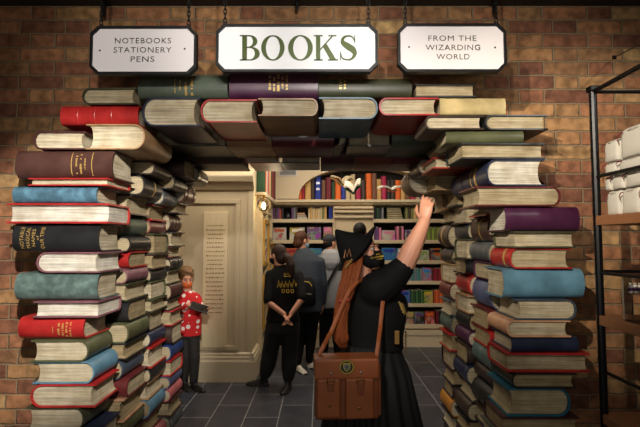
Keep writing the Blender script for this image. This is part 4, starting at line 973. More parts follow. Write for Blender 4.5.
bm = bmesh.new(); torso(bm, [(WD(363, 300), .165, .125), (WD(363, 312), .16, .12)])
for k in (-1, 1): hp = WD(363 + 6 * k, 308); an = Vector((.09 * k + .03, .02, .085)); limb(bm, [hp, (hp + an) / 2 + Vector((0, .03, 0)), an + Vector((0, 0, .03))], [.1, .078, .058])
fuse('trousers', bm, DARKTROUSER, D, .013, 3)
for k in (-1, 1): shoe(D, Vector((.09 * k + .03, .0, 0)), (.1 * k, 1, 0), BLACKLEATHER)
bm = bmesh.new(); ball(bm, hd + Rm @ Vector((0, -.02, .03)), (.084, .1, .098), Rm, 20); ball(bm, hd + Rm @ Vector((0, -.055, -.03)), (.068, .05, .06), Rm); fuse('hair', bm, hairm('black_hair', rgb(16, 13, 12)), D, .01, 2)

# ---- child in the red patterned jumper
K_Y = 5.12
K = person('child in red and white patterned jumper by the cream panel, beside the left tower', 189, 378, K_Y)
k0 = K.location.x
def WK(px, py, dy=0.0): v = P(px, py, K_Y + dy); return Vector((v.x - k0, dy, v.z))
hd = WK(186, 278.5); fdir = Vector((.55, -.8, -.25))
bm = bmesh.new(); q, Rm = headshape(bm, hd, fdir, s=.93)
limb(bm, [hd - Vector((0, -.02, .05)), WK(187, 292)], [.042, .045])
torso(bm, [(WK(187, 291), .05, .045), (WK(188, 295), .12, .07), (WK(189, 310), .12, .085), (WK(189, 325), .11, .085), (WK(189, 332), .115, .085)])
fl, fr = Vector((-.06, .02, .07)), Vector((.06, -.03, .07))
for k, an in ((-1, fl), (1, fr)): hp = WK(189 + 4 * k, 331); limb(bm, [hp, (hp + an) / 2 + Vector((.02, -.02, 0)), an], [.065, .045, .03])
arms = ((WK(180.5, 298), WK(182, 311, -.06), WK(188, 304.5, -.17)), (WK(196, 298), WK(201, 309, -.06), WK(204, 308, -.15)))
for (sh, el, wr), k in zip(arms, (-1, 1)): limb(bm, [sh, el, wr], [.042, .034, .023]); hand(bm, wr, (.6, -.5, -.1), (0, .3, -1) if k < 0 else (-.3, .2, 1), (0, 1, .3), .72, (.4, .45, .5, .5))
fuse('body', bm, SKIN, K, .0085, 2)
jm, nt, bs = new_mat('red_white_knit')
tc = N(nt, 'ShaderNodeTexCoord'); vo = N(nt, 'ShaderNodeTexVoronoi'); vo.inputs['Scale'].default_value = 15; vo.inputs['Randomness'].default_value = .55; nt.links.new(tc.outputs['Object'], vo.inputs['Vector'])
r = N(nt, 'ShaderNodeValToRGB'); r.color_ramp.interpolation = 'CONSTANT'; r.color_ramp.elements[0].color = rgb(226, 214, 206); r.color_ramp.elements[1].position = .36; r.color_ramp.elements[1].color = rgb(196, 26, 30)
nt.links.new(vo.outputs['Distance'], r.inputs[0]); nt.links.new(r.outputs[0], bs.inputs['Base Color']); bs.inputs['Roughness'].default_value = .85
bm = bmesh.new(); torso(bm, [(WK(187, 290), .055, .05), (WK(188, 294), .115, .075), (WK(188, 297), .14, .085), (WK(189, 312), .14, .105), (WK(189, 328), .135, .105), (WK(189, 335), .14, .105)])
for sh, el, wr in arms: limb(bm, [sh, el, el.lerp(wr, .85)], [.058, .048, .036])
fuse('patterned_jumper', bm, jm, K, .01, 2)
bm = bmesh.new(); torso(bm, [(WK(189, 331), .125, .092), (WK(189, 337), .12, .09)])
for k, an in ((-1, fl), (1, fr)): hp = WK(189 + 4 * k, 331); limb(bm, [hp, (hp + an) / 2 + Vector((.02, -.02, 0)), an + Vector((0, 0, .03))], [.078, .06, .046])
fuse('trousers', bm, plain('dark_patterned_trousers', rgb(34, 32, 30), .8, 0, .6, 34), K, .01, 3)
shoe(K, fl - Vector((0, 0, .07)), (.6, -.8, 0), BLACKLEATHER, .85, 'boot', .14); shoe(K, fr - Vector((0, 0, .07)), (.8, -.6, 0), BLACKLEATHER, .85, 'boot', .14)
bm = bmesh.new(); random.seed(3)
ball(bm, hd + Rm @ Vector((0, -.02, .03)), (.078, .092, .09), Rm)
for i in range(70):
    a, b = random.uniform(0, 6.283), random.uniform(-.2, 1.5); v = Vector((math.cos(a) * math.cos(b) * .08, -.015 + math.sin(a) * math.cos(b) * .09, .035 + math.sin(b) * .09))
    if v.y > .05 and v.z < .07: continue
    ball(bm, hd + Rm @ v, random.uniform(.018, .027), None, 8)
fuse('curly_hair', bm, hairm('curly_brown_hair', rgb(128, 96, 66)), K, .008, 1)
eyes(K, q, .93)
link('face_mask', ball(bmesh.new(), hd + Rm @ Vector((0, .042, -.05)), (.06, .066, .05), Rm), plain('orange_mask', rgb(200, 92, 34), .7), K, True)
tb = thing('tablet', 'dark flat tablet held in both hands by the child in the red jumper', 'tablet', K.location + WK(199.5, 307.5, -.24)); tb.rotation_euler = (.5, .35, .25)
link('case', BX(-.1, .1, -.065, .065, -.008, .004, .004), plain('tablet_case', rgb(26, 24, 26), .5), tb); link('screen', BX(-.088, .088, -.055, .055, .0042, .0055), plain('dark_glass', rgb(18, 18, 22), .1), tb)

# ---- the woman in the pointed hat
W_Y = 2.68
Wm = person('woman in black dress and pointed black hat, black mask, reaching up to the right tower', 372, 427, W_Y)
w0 = Wm.location.x
def WW(px, py, dy=0.0): v = P(px, py, W_Y + dy); return Vector((v.x - w0, dy, v.z))
hd = WW(363.3, 252.3); fdir = Vector((.82, -.48, .2)); hup = Vector((-.22, .1, 1))
bm = bmesh.new(); q, Rm = headshape(bm, hd, fdir, hup, 1.0)
limb(bm, [hd + Rm @ Vector((0, -.02, -.06)), WW(362, 275), WW(366, 283)], [.056, .058, .07])
torso(bm, [(WW(367, 279), .08, .07), (WW(371, 286), .14, .1), (WW(376, 305), .155, .13), (WW(374, 345), .14, .12), (WW(373, 368), .18, .16), (WW(373, 385), .19, .17)])
shR, elR, wrR = WW(380, 286, -.10), WW(403.5, 267, -.17), WW(424.5, 222, -.16)
limb(bm, [shR, shR.lerp(elR, .5), elR, elR.lerp(wrR, .3), elR.lerp(wrR, .65), wrR], [.08, .07, .059, .058, .048, .034])
hand(bm, wrR, (.14, .04, 1), (.55, .85, .1), (-1, .3, .1), 1.0, (.28, .52, .62, .68), .2)
shL, elL, wrL = WW(370, 288, .16), WW(380, 332, .2), WW(372, 352, .24)
limb(bm, [shL, elL, wrL], [.065, .05, .03]); hand(bm, wrL, (.6, -.5, -.6), (-.3, -.8, .2), (.3, -.3, .8), .95, (.4, .5, .5, .5))
for k in (-1, 1): hp = WW(373, 385) + Vector((.02, .09 * k, 0)); an = Vector((.02, .1 * k, .085)); limb(bm, [hp, (hp + an) / 2, an], [.1, .065, .042])
fuse('body', bm, SKIN, Wm, .0058, 2)
eyes(Wm, q)
# blouse with elbow sleeve
bm = bmesh.new()
torso(bm, [(WW(363, 279), .075, .07), (WW(367, 282.5), .115, .095), (WW(372, 289), .15, .125), (WW(376, 305), .17, .155), (WW(376.5, 318), .172, .155), (WW(375, 335), .163, .145), (WW(374.5, 348), .17, .15)], 24)
limb(bm, [shR + Vector((-.02, 0, -.02)), shR.lerp(elR, .45) + Vector((.0, 0, -.018)), shR.lerp(elR, .94)], [.105, .09, .069])
ball(bm, WW(399, 306, .03), (.055, .08, .08))
limb(bm, [shL, elL, elL.lerp(wrL, .35)], [.085, .07, .056])
fuse('blouse', bm, BLACKJERSEY, Wm, .011, 4)
# pleated skirt to the floor
bm = bmesh.new(); rings = []
for z, a, b, x in ((WW(374, 343).z, .168, .148, 0), (WW(374, 352).z, .178, .158, 0), (WW(372, 372).z, .22, .19, .0), (WW(371, 400).z, .25, .22, .0), (WW(370, 427).z, .285, .25, 0), (.3, .32, .29, 0), (.02, .36, .33, 0)):
    rings.append([]); am = .016 * min(1, max(0, (1.05 - z) / .35)); n = 160
    for i in range(n):
        t = 2 * math.pi * i / n; f = 1 + am / a * (math.sin(22 * t + 2 * math.sin(3 * t)) + .4 * math.sin(9 * t)); rings[-1].append(Vector((.0 + a * f * math.cos(t), b * f * math.sin(t), z)))
loft(bm, rings); link('skirt', bm, plain('black_skirt_cloth', rgb(15, 15, 16), .75, 0, .12, 12, .15, 160), Wm, True)
for k in (-1, 1): shoe(Wm, Vector((.0, .1 * k, 0)), (1, .1 * k, 0), BLACKLEATHER, 1, 'shoe')
# mask
bm = bmesh.new(); ball(bm, hd + Rm @ Vector((0, .042, -.05)), (.066, .072, .056), Rm, 24); ball(bm, hd + Rm @ Vector((0, .1, -.03)), (.024, .018, .026), Rm, 12)
for dx in (-.03, .03): ball(bm, hd + Rm @ Vector((dx, .08, -.07)), (.03, .03, .034), Rm, 12)
mk = fuse('face_mask', bm, BLACKCLOTH, Wm, .006, 3)
def onmask(u, v):
    """point on the mask's cheek that faces the room"""
    p = Vector((.034 + u, 0, -.048 + v)); t = 1 - (p.x / .066) ** 2 - ((p.z + .05) / .056) ** 2
    return hd + Rm @ Vector((p.x, .042 + .079 * math.sqrt(max(.02, t)) + .004, p.z))
LM = []
for i in range(8): u = -.026 + i * .0072; LM.append([onmask(u, -.002), onmask(u + .0015, .008 + .002 * (i % 2)), onmask(u + .004, -.001), onmask(u + .005, .006)])
LM.append([onmask(-.008, .016), onmask(-.003, .021), onmask(.003, .016), onmask(.008, .021), onmask(.012, .016)])
for i in range(4): u = -.012 + i * .0075; LM.append([onmask(u, -.013), onmask(u + .003, -.008), onmask(u + .005, -.013)])
bmm = bmesh.new()
for l in LM: tube(bmm, l, .0016, 5)
link('gold_print', bmm, YELLOW, mk)
for k in (-1, 1): link('ear_loop', tube(bmesh.new(), [hd + Rm @ Vector((.06 * k, .05, -.035)), hd + Rm @ Vector((.076 * k, .02, -.015)), hd + Rm @ Vector((.082 * k, -.02, .0))], .002, 6), BLACKCLOTH, mk)
# long red hair
hm = hairm('long_red_hair', rgb(132, 68, 34))
bm = bmesh.new(); ball(bm, hd + Rm @ Vector((0, -.03, .02)), (.081, .086, .094), Rm, 20)
for k in (1,): tube(bm, [hd + Rm @ Vector((.07 * k, .02, .05)), hd + Rm @ Vector((.084 * k, .0, -.01)), hd + Rm @ Vector((.075 * k, -.02, -.08))], [.016, .022, .026], 8)
cap_ = fuse('hair', bm, hm, Wm, .009, 2)
ctr = [WW(355, 260, -.06), WW(352, 271, -.1), WW(348, 284, -.14), WW(343.5, 299, -.155), WW(340.5, 315, -.16), WW(339.5, 329, -.16), WW(341, 340, -.16), WW(342.5, 348.5, -.155)]
bm = bmesh.new(); random.seed(11); wid = [.046, .05, .046, .038, .034, .038, .04, .012]
for i in range(110):
    a0 = random.uniform(0, 6.283); rr = random.uniform(.15, 1) ** .5; tw = random.uniform(-1.2, 1.2); ph = random.uniform(0, 6.283); pts = []; m_ = 22
    for k in range(m_ + 1):
        u = k / m_ * (len(ctr) - 1); j = min(int(u), len(ctr) - 2); t = u - j; t2 = t * t * (3 - 2 * t) * .35 + t * .65
        c_ = ctr[j].lerp(ctr[j + 1], t2); w_ = wid[j] * (1 - t) + wid[j + 1] * t; a = a0 + tw * k / m_
        pts.append(c_ + Vector((math.cos(a) * w_ * rr + .004 * math.sin(k * .9 + ph), math.sin(a) * w_ * .75 * rr, .003 * math.cos(k + ph))))
    tube(bm, pts, [random.uniform(.0035, .0062) * (1 if k < m_ - 4 else (m_ - k + .6) / 5) for k in range(m_ + 1)], 6)
for i in range(10):
    dx = random.uniform(-2, 2); x0 = random.uniform(-.5, 2.2)
    pts = [WW(362 + dx * .3 - x0, 256, -.085), WW(360 + dx * .5 - x0 * 1.2, 266, -.11), WW(356.5 + dx - x0 * 1.5, 278, -.145), WW(351.5 + dx - x0, 291, -.165), WW(347.5 + dx * .5 - x0, 306, -.17)]
    tube(bm, pts, [.008, .0085, .008, .006, .002], 6)
link('long_hair', bm, hm, Wm, True)
link('hair_tie', tube(bmesh.new(), [ctr[3] + Vector((-.03, -.03, -.01)), ctr[3] + Vector((.03, -.035, .0))], .008, 6), plain('red_hair_tie', rgb(150, 40, 30), .6), Wm)
# pointed hat, cone tipped back and left
HA = Vector((-.76, -.08, .64)).normalized(); hc = WW(358.2, 253.4, -.0)
e1 = Vector((.62, -.12, .78)); e1 = (e1 - HA * e1.dot(HA)).normalized(); e2 = HA.cross(e1)
hat = empty('pointed_hat', (0, 0, 0)); hat.parent = Wm
bm = bmesh.new(); n = 32
def hring(c, ra, rb, tip=0, flare=0): return [c + e1 * (ra * math.cos(t) + tip * max(0, math.cos(t)) ** 9) + e2 * rb * math.sin(t) + HA * flare * math.cos(t) ** 2 for t in (2 * math.pi * i / n for i in range(n))]
loft(bm, [hring(hc + HA * -.012, .124, .108), hring(hc + HA * .02, .122, .106), hring(hc + HA * .07 + e1 * .004, .094, .08), hring(hc + HA * .12 + e1 * .006, .06, .05), hring(hc + HA * .16 + e1 * .012, .032, .026), hring(hc + HA * .195 + e1 * .02, .008, .008)])
fuse('crown', bm, BLACKCLOTH, hat, .007, 1)
bm = bmesh.new()
r0 = hring(hc + HA * .0, .108, .098); r1 = hring(hc + HA * .004, .135, .122); r2 = hring(hc + HA * .01, .155, .134, .034, .014); r3 = hring(hc + HA * .018, .155, .134, .034, .014); r4 = hring(hc + HA * .012, .135, .122); r5 = hring(hc + HA * .008, .108, .098)
loft(bm, [r0, r1, r2, r3, r4, r5], False); link('brim', bm, BLACKCLOTH, hat, True)
zz = [hc + HA * h + e2 * (-s_) + e1 * x for h, x, s_ in ((.05, -.075, .083), (.1, -.03, .083), (.06, -.02, .1), (.11, .02, .08))]
zf = [WW(344, 258, -.09), WW(345.4, 250, -.088), WW(347, 257, -.1), WW(349.4, 249, -.1), WW(351, 256.5, -.11)]
link('zigzag_trim', tube(bmesh.new(), zf, .0035, 6), plain('bronze_braid', rgb(176, 120, 80), .4, .4), hat)
bm = bmesh.new()
for i in range(9): ball(bm, WW(345.5 + i * .75, 267 - i * .9 + (i % 2) * 1.2, -.12), .0065, None, 8)
link('gold_beads', bm, plain('gold_bead', rgb(196, 160, 90), .35, .6), hat)
# gold trim on the bodice and belt
bm = bmesh.new()
for i in range(5): tube(bm, [WW(399 + i * 1.0, 302.5 + i * 2.4, -.135), WW(403 + i * .8, 304.5 + i * 2.2, -.1)], .005, 6)
tube(bm, [WW(399, 301.5, -.13), WW(402, 306.5, -.13), WW(404.5, 314.5, -.12)], .0035, 6)
link('gold_braid', bm, plain('gold_braid', rgb(206, 176, 100), .45, .4), Wm)
link('belt_tab', BX(0, .026, -.012, .0, 0, .075, .004), plain('gold_braid_tab', rgb(140, 104, 50), .5, .3), Wm, False, WW(394.5, 344, -.145))
bm = bmesh.new()
for i in range(12): ball(bm, WW(405.5 + (i % 2) * .5, 332 + i * 1.9, -.02), .006, None, 8)
link('bead_chain', bm, plain('dark_gold_bead', rgb(120, 96, 60), .35, .6), Wm)

# ---- satchel
S_Y = 2.35
sp = P(347, 416, S_Y)
ST_ = thing('satchel', 'tan brown leather satchel with two front pockets hanging at the woman\'s hip', 'bag', sp, math.radians(4))
TAN = plain('tan_leather', rgb(152, 82, 42), .5, 0, .22, 11, .25, 90); TAND = plain('dark_tan_leather', rgb(130, 68, 36), .5, 0, .22, 11, .25, 90); BRASS = plain('brass', rgb(150, 110, 50), .35, .8)
PXM = S_Y / 450
def sx_(p): return (p - 347) * PXM
def sz_(p): return (416 - p) * PXM
bm = BX(sx_(315.5), sx_(377), -.05, .055, 0, sz_(361), .014); link('body', bm, TAND, ST_)
bm = BX(sx_(314.5), sx_(376.5), -.075, .062, sz_(377), sz_(357.5), .012); flap = link('flap', bm, TAN, ST_)
for xa, xb, ya, yb in ((317, 339, 412, 375.5), (344, 371, 413.5, 375.5)):
    pk_ = link('pocket', BX(sx_(xa), sx_(xb), -.082, -.045, sz_(ya), sz_(yb), .012), TAN, ST_)
for x, y1 in ((329.5, 387), (358, 390.5)):
    o = link('buckle_strap', BX(sx_(x - 3), sx_(x + 3), -.09, -.074, sz_(y1), sz_(374.5), .004), TAND, ST_)
    link('buckle', tube(bmesh.new(), [(sx_(x - 3.6), -.092, sz_(376)), (sx_(x + 3.6), -.092, sz_(376)), (sx_(x + 3.6), -.092, sz_(379.5)), (sx_(x - 3.6), -.092, sz_(379.5)), (sx_(x - 3.6), -.092, sz_(376))], .0022, 6), BRASS, o)
    link('stud', ball(bmesh.new(), (sx_(x + .5), -.077, sz_(370.5)), (.007, .004, .007)), plain('steel_stud', rgb(180, 170, 160), .3, .8), flap, True)
for x, y in ((328.5, 400), (356.5, 403)): link('stud', ball(bmesh.new(), (sx_(x), -.083, sz_(y)), (.008, .005, .008)), BRASS, ST_, True)
# round crest on the flap: shield in a ring, a plain generic badge in the photo's colours
cr = link('crest', BX(-.001, .001, -.001, .001, -.001, .001), BRASS, ST_); cm = bmesh.new(); cx0, cz0 = sx_(345), sz_(365)
loft(cm, [[Vector((cx0 + .037 * math.cos(t), y, cz0 + .035 * math.sin(t))) for t in (2 * math.pi * i / 24 for i in range(24))] for y in (-.074, -.0785)]); cm.to_mesh(cr.data); cm.free(); cr.data.materials.clear(); cr.data.materials.append(plain('crest_dark', rgb(40, 38, 30), .5))
link('crest_ring', tube(bmesh.new(), [(cx0 + .033 * math.cos(t), -.079, cz0 + .031 * math.sin(t)) for t in (2 * math.pi * i / 24 for i in range(25))], .003, 6), plain('crest_yellow', rgb(190, 164, 60), .5, .3), cr)
sh_ = lambda s_: [(cx0 + x * s_, cz0 + z * s_) for x, z in ((-.018, .018), (-.009, .021), (0, .017), (.009, .021), (.018, .018), (.017, -.002), (.011, -.014), (0, -.022), (-.011, -.014), (-.017, -.002))]
link('crest_border', prism(bmesh.new(), sh_(1.0), -.0805, -.078), plain('crest_yellow', rgb(190, 164, 60), .5, .3), cr)
link('crest_field', prism(bmesh.new(), sh_(.76), -.082, -.08), plain('crest_grey', rgb(96, 104, 104), .5), cr)
link('crest_bar', tube(tube(bmesh.new(), [(cx0, -.082, cz0 + .013), (cx0, -.082, cz0 - .014)], .0015, 5), [(cx0 - .012, -.082, cz0 + .002), (cx0 + .012, -.082, cz0 + .002)], .0015, 5), plain('crest_dark', rgb(40, 38, 30), .5), cr)
def WS(px, py, Y): v = P(px, py, Y) - sp; return Matrix.Rotation(-math.radians(4), 3, 'Z') @ v
def strap(pts, w_=.0115): return tube(bmesh.new(), pts, [(w_, .004)] * len(pts), 8)
link('shoulder_strap', strap([WS(317, 366, 2.35), WS(318.5, 356, 2.35), WS(324, 345, 2.37), WS(331, 332, 2.45), WS(337, 318, 2.48), WS(343, 304, 2.485), WS(350, 290, 2.49), WS(358, 281, 2.53), WS(364, 278.5, 2.6)]), TAN, ST_)
link('shoulder_strap', strap([WS(376, 366, 2.36), WS(376.5, 356, 2.36), WS(378.5, 342, 2.38), WS(380.5, 325, 2.46), WS(382, 310, 2.485), WS(383, 301, 2.49)]), TAN, ST_)
link('edge_tab', BX(sx_(376.8), sx_(379.5), -.035, .035, sz_(414), sz_(364), .006), TAND, ST_)
# ------------------------------------------------------------------ hanging signs
SG_Y = 2.48
SMET = plain('sign_frame_black', rgb(26, 26, 27), .45, .4, .08)
def octo(hw, hh, c): return [(-hw + c, -hh), (hw - c, -hh), (hw, -hh + c), (hw, hh - c), (hw - c, hh), (-hw + c, hh), (-hw, hh - c), (-hw, -hh + c)]
def chain(par, x, z0, z1, m):
    bm = bmesh.new(); lk = .036; n = max(2, round((z1 - z0) / (lk * .74))); st = (z1 - z0) / n
    for i in range(n):
        c = z0 + (i + .5) * st; a = i % 2; pts = []
        for k in range(13):
            t = 2 * math.pi * k / 12; u, v = .0085 * math.cos(t), .02 * math.copysign(abs(math.sin(t)) ** .8, math.sin(t))
            pts.append((x + (u if a == 0 else 0), (0 if a == 0 else u), c + v))
        tube(bm, pts, .0028, 6)
    return link('chain', bm, m, par)
def sign(label, x0, x1, y0, y1, chains, dark, face):
    c = P((x0 + x1) / 2, (y0 + y1) / 2, SG_Y); k = (P(x1, 50, SG_Y).x - P(x0, 50, SG_Y).x) / (x1 - x0)
    hw = (x1 - x0) / 2 * k; hh = (HZ(y0, SG_Y) - HZ(y1, SG_Y)) / 2
    s = thing('hanging_sign', label, 'sign', c)
    bm = bmesh.new(); ch = 7.5 * k
    prism(bm, octo(hw - .012, hh - .012, ch - .004), -.006, .02); link('panel', bm, face, s)
    bm = bmesh.new(); o = octo(hw, hh, ch); i_ = octo(hw - .014, hh - .014, ch - .004); 
    for a, b in ((-.016, .026),):
        vo0 = [bm.verts.new((p[0], a, p[1])) for p in o]; vi0 = [bm.verts.new((p[0], a, p[1])) for p in i_]; vo1 = [bm.verts.new((p[0], b, p[1])) for p in o]; vi1 = [bm.verts.new((p[0], b, p[1])) for p in i_]
        for q in range(8):
            r = (q + 1) % 8
            for f in ((vo0[q], vi0[q], vi0[r], vo0[r]), (vo0[q], vo0[r], vo1[r], vo1[q]), (vi0[q], vi1[q], vi1[r], vi0[r]), (vo1[q], vo1[r], vi1[r], vi1[q])): bm.faces.new(f)
    bmesh.ops.recalc_face_normals(bm, faces=bm.faces); link('frame', bm, SMET, s)
    top = HZ(6, FRONT) - c.z
    for cx in chains:
        X = P(cx, y0 + 3, SG_Y).x - c.x
        link('hanging_ring', tube(bmesh.new(), [(X + .011 * math.cos(t), .005, hh + .008 + .011 * math.sin(t)) for t in (2 * math.pi * i / 12 for i in range(13))], .003, 6), SMET, s)
        chain(s, X, hh + .012, top, dark)
    return s, c, k
IRON = plain('dark_iron_chain', rgb(40, 38, 36), .5, .7, .2)
def facem(n, c): return plain(n, c, .35, 0, .02, 4)
LETD = plain('sign_lettering_dark', rgb(42, 40, 30), .5)
def lines(s, c, k, rows):
    for body, cx, cy, wpx, hpx in rows:
        p = P(cx, cy, SG_Y) - c
        bm = bmesh.new(); put_text(bm, body, lambda u, v: Vector((p.x + u, -.0075, p.z + v)), wpx * k, hpx * k)
        bmesh.ops.recalc_face_normals(bm, faces=bm.faces)
        vs = bm.verts[:]
        link('lettering', bm, LETD, s)
def screws(s, c, k, pts):
    for x, y in pts:
        p = P(x, y, SG_Y) - c; link('screw', ball(bmesh.new(), (p.x, -.007, p.z), (.0055, .003, .0055), None, 10), plain('sign_screw', rgb(60, 54, 40), .4, .5), s, True)
s, c, k = sign('left white octagonal hanging sign reading NOTEBOOKS STATIONERY PENS', 91, 197, 27, 75, (101, 188.5), IRON, facem('sign_face_side', rgb(226, 220, 222)))
lines(s, c, k, (('NOTEBOOKS', 143.5, 41.2, 56, 5.6), ('STATIONERY', 143, 50.4, 57.5, 5.6), ('PENS', 143, 59.6, 23.5, 5.6))); screws(s, c, k, ((100.5, 51), (185, 49.3)))
s, c, k = sign('right white octagonal hanging sign reading FROM THE WIZARDING WORLD', 397.5, 505.5, 24.5, 72.5, (405.5, 496.5), IRON, facem('sign_face_side', rgb(226, 220, 222)))
lines(s, c, k, (('FROM THE', 452, 38.8, 48, 5.6), ('WIZARDING', 452.5, 48, 54.5, 5.6), ('WORLD', 452.6, 57.2, 33, 5.6))); screws(s, c, k, ((408.7, 47.5), (494.5, 48)))
s, c, k = sign('large middle hanging sign with green serif letters BOOKS', 216.5, 377.5, 25, 72.5, (225, 368.5), IRON, facem('sign_face_main', rgb(236, 238, 242)))
# serif lettering drawn stroke by stroke: thick and thin like the sign's
def ellring(cx, cy, ra, rb, ia, ib, n=40, a0=0, a1=360, ox=0):
    out = []; closed = abs(a1 - a0) == 360
    for i in range(n + (0 if closed else 1)):
        t = math.radians(a0 + (a1 - a0) * i / n); out.append(((cx + ra * math.cos(t), cy + rb * math.sin(t)), (cx + ox + ia * math.cos(t), cy + ib * math.sin(t))))
    return [(out[i][0], out[(i + 1) % len(out)][0], out[(i + 1) % len(out)][1], out[i][1]) for i in range(len(out) if closed else len(out) - 1)]
def rect(a, b, c_, d): return [((a, c_), (b, c_), (b, d), (a, d))]
def stroke(pts, ws, n=40):
    P_ = []
    m = len(pts)
    for i in range(n + 1):
        u = i / n * (m - 1); j = min(int(u), m - 2); t = u - j
        g = lambda arr, q: arr[max(0, min(m - 1, q))]
        f = lambda p0, p1, p2, p3: .5 * (2 * p1 + (p2 - p0) * t + (2 * p0 - 5 * p1 + 4 * p2 - p3) * t * t + (3 * p1 - p0 - 3 * p2 + p3) * t ** 3)
        P_.append((f(*[g(pts, j + q)[0] for q in (-1, 0, 1, 2)]), f(*[g(pts, j + q)[1] for q in (-1, 0, 1, 2)]), ws[j] * (1 - t) + ws[j + 1] * t))
    L_, R_ = [], []
    for i, (x, y, w_) in enumerate(P_):
        a = P_[max(0, i - 1)]; b = P_[min(n, i + 1)]; dx, dy = b[0] - a[0], b[1] - a[1]; l = math.hypot(dx, dy) or 1
        L_.append((x - dy / l * w_ / 2, y + dx / l * w_ / 2)); R_.append((x + dy / l * w_ / 2, y - dx / l * w_ / 2))
    return [(L_[i], L_[i + 1], R_[i + 1], R_[i]) for i in range(n)]
GLY = {
 'B': rect(.10, .29, 0, 1) + rect(0, .42, .965, 1) + rect(0, .42, 0, .035) + rect(.25, .45, .50, .54) + ellring(.40, .76, .32, .24, .14, .205, 20, -90, 90) + ellring(.42, .268, .40, .268, .20, .233, 20, -90, 90),
 'O': ellring(.5, .5, .5, .52, .30, .485, 44, 0, 360, 0),
 'K': rect(.10, .29, 0, 1) + rect(0, .40, .965, 1) + rect(0, .40, 0, .035) + [((.29, .40), (.29, .46), (.80, .975), (.86, .975))] + rect(.66, 1.0, .965, 1) + [((.42, .52), (.56, .66), (1.0, .02), (.74, .02))] + rect(.62, 1.08, 0, .035),
 'S': stroke([(.66, .76), (.56, .93), (.36, .985), (.16, .90), (.14, .72), (.36, .56), (.58, .42), (.66, .24), (.52, .05), (.32, .015), (.12, .08), (.04, .27)], [.03, .04, .05, .10, .18, .25, .25, .17, .07, .045, .04, .03], 60) + rect(.64, .675, .70, 1.0) + rect(.02, .055, 0, .33)}
GRN = plain('sign_green_letters', rgb(66, 80, 30), .38, .25, .2, 5)
for ch, x0, x1 in (('B', 240.2, 260), ('O', 261.5, 284.7), ('O', 288.3, 312.8), ('K', 313.8, 338), ('S', 340, 356.7)):
    qs = GLY[ch]; ux0 = min(p[0] for q in qs for p in q); ux1 = max(p[0] for q in qs for p in q); uy0 = min(p[1] for q in qs for p in q); uy1 = max(p[1] for q in qs for p in q)
    bm = bmesh.new()
    for q in qs:
        vs = []
        for u, v in q:
            pp = P(x0 + (u - ux0) / (ux1 - ux0) * (x1 - x0), 61 - (v - uy0) / (uy1 - uy0) * 25, SG_Y) - c; vs.append((pp.x, pp.z))
        a = [bm.verts.new((p[0], -.0125, p[1])) for p in vs]; b = [bm.verts.new((p[0], -.006, p[1])) for p in vs]
        bm.faces.new(a)
        for i in range(4): bm.faces.new((a[i], a[(i + 1) % 4], b[(i + 1) % 4], b[i]))
    bmesh.ops.recalc_face_normals(bm, faces=bm.faces)
    link('raised_letter', bm, GRN, s)
# black ceiling brackets by the wall
for k, (x, y, w_) in enumerate(((103.5, 17, 1.6), (297.3, 10, 1.3), (494, 14, 1.6))):
    p = P(x, y, FRONT - .06); hh = HZ(6, FRONT) - p.z; hw = w_ * .0066
    t = thing('ceiling_bracket', f'short black steel bracket hanging from the ceiling {["above the left sign", "above the middle sign", "above the right sign"][k]}', 'bracket', (p.x, p.y, p.z))
    link('drop_bar', BX(-hw, hw, -.01, .01, 0, hh - .006, .002), BLACKMETAL, t); link('mount_plate', BX(-hw * 2.2, hw * 2.2, -.03, .03, hh - .006, hh, .001), BLACKMETAL, t)

# ------------------------------------------------------------------ metal rack with wooden shelves at the right
RX, RYB, RYN, RXR = XX(598, 2.36, 240), 2.36, 1.55, 2.6
rk = thing('shelf_rack', 'black steel rack with wooden shelves at the right edge of the photo', 'shelf', (RX, RYB, 0))
TOPZ = HZ(92, RYB)
def rbar(a, b, r=.011, nm='rail'): return link(nm, tube(bmesh.new(), [a, b], r, 10), BLACKMETAL, rk)
rx1 = RXR - RX; dn = RYN - RYB
for x, y in ((0, 0), (rx1, 0), (0, dn), (rx1, dn)): 
    o = rbar((x, y, .0), (x, y, TOPZ), .019, 'post'); link('post_cap', BX(x - .024, x + .024, y - .024, y + .024, TOPZ, TOPZ + .03, .006), BLACKMETAL, o)
rbar((0, 0, TOPZ - .0), (rx1, 0, TOPZ), .009); rbar((0, 0, TOPZ), (0, dn, TOPZ), .012); rbar((rx1, 0, TOPZ), (rx1, dn, TOPZ), .012); rbar((0, dn, TOPZ), (rx1, dn, TOPZ), .009)
for py in (177, 272.5, 371): rbar((0, 0, HZ(py, RYB)), (0, dn, HZ(py, RYB)), .009)
rbar((0, 0, HZ(271.5, RYB)), (rx1, 0, HZ(271.5, RYB)), .009)
RWOOD = wood_mat('rack_shelf_wood', rgb(146, 98, 64), .5, .25, (1.6, 20, 20))
SZ = []
for yt, yb in ((216, 225.5), (315, 328), (413, 427)):
    zt = HZ(yt, RYB - .0); zb = HZ(yb, RYB); SZ.append(zt)
    link('wooden_shelf', BX(.0 - .015, rx1, dn + .01, .02, zt - .05, zt, .005), RWOOD, rk)
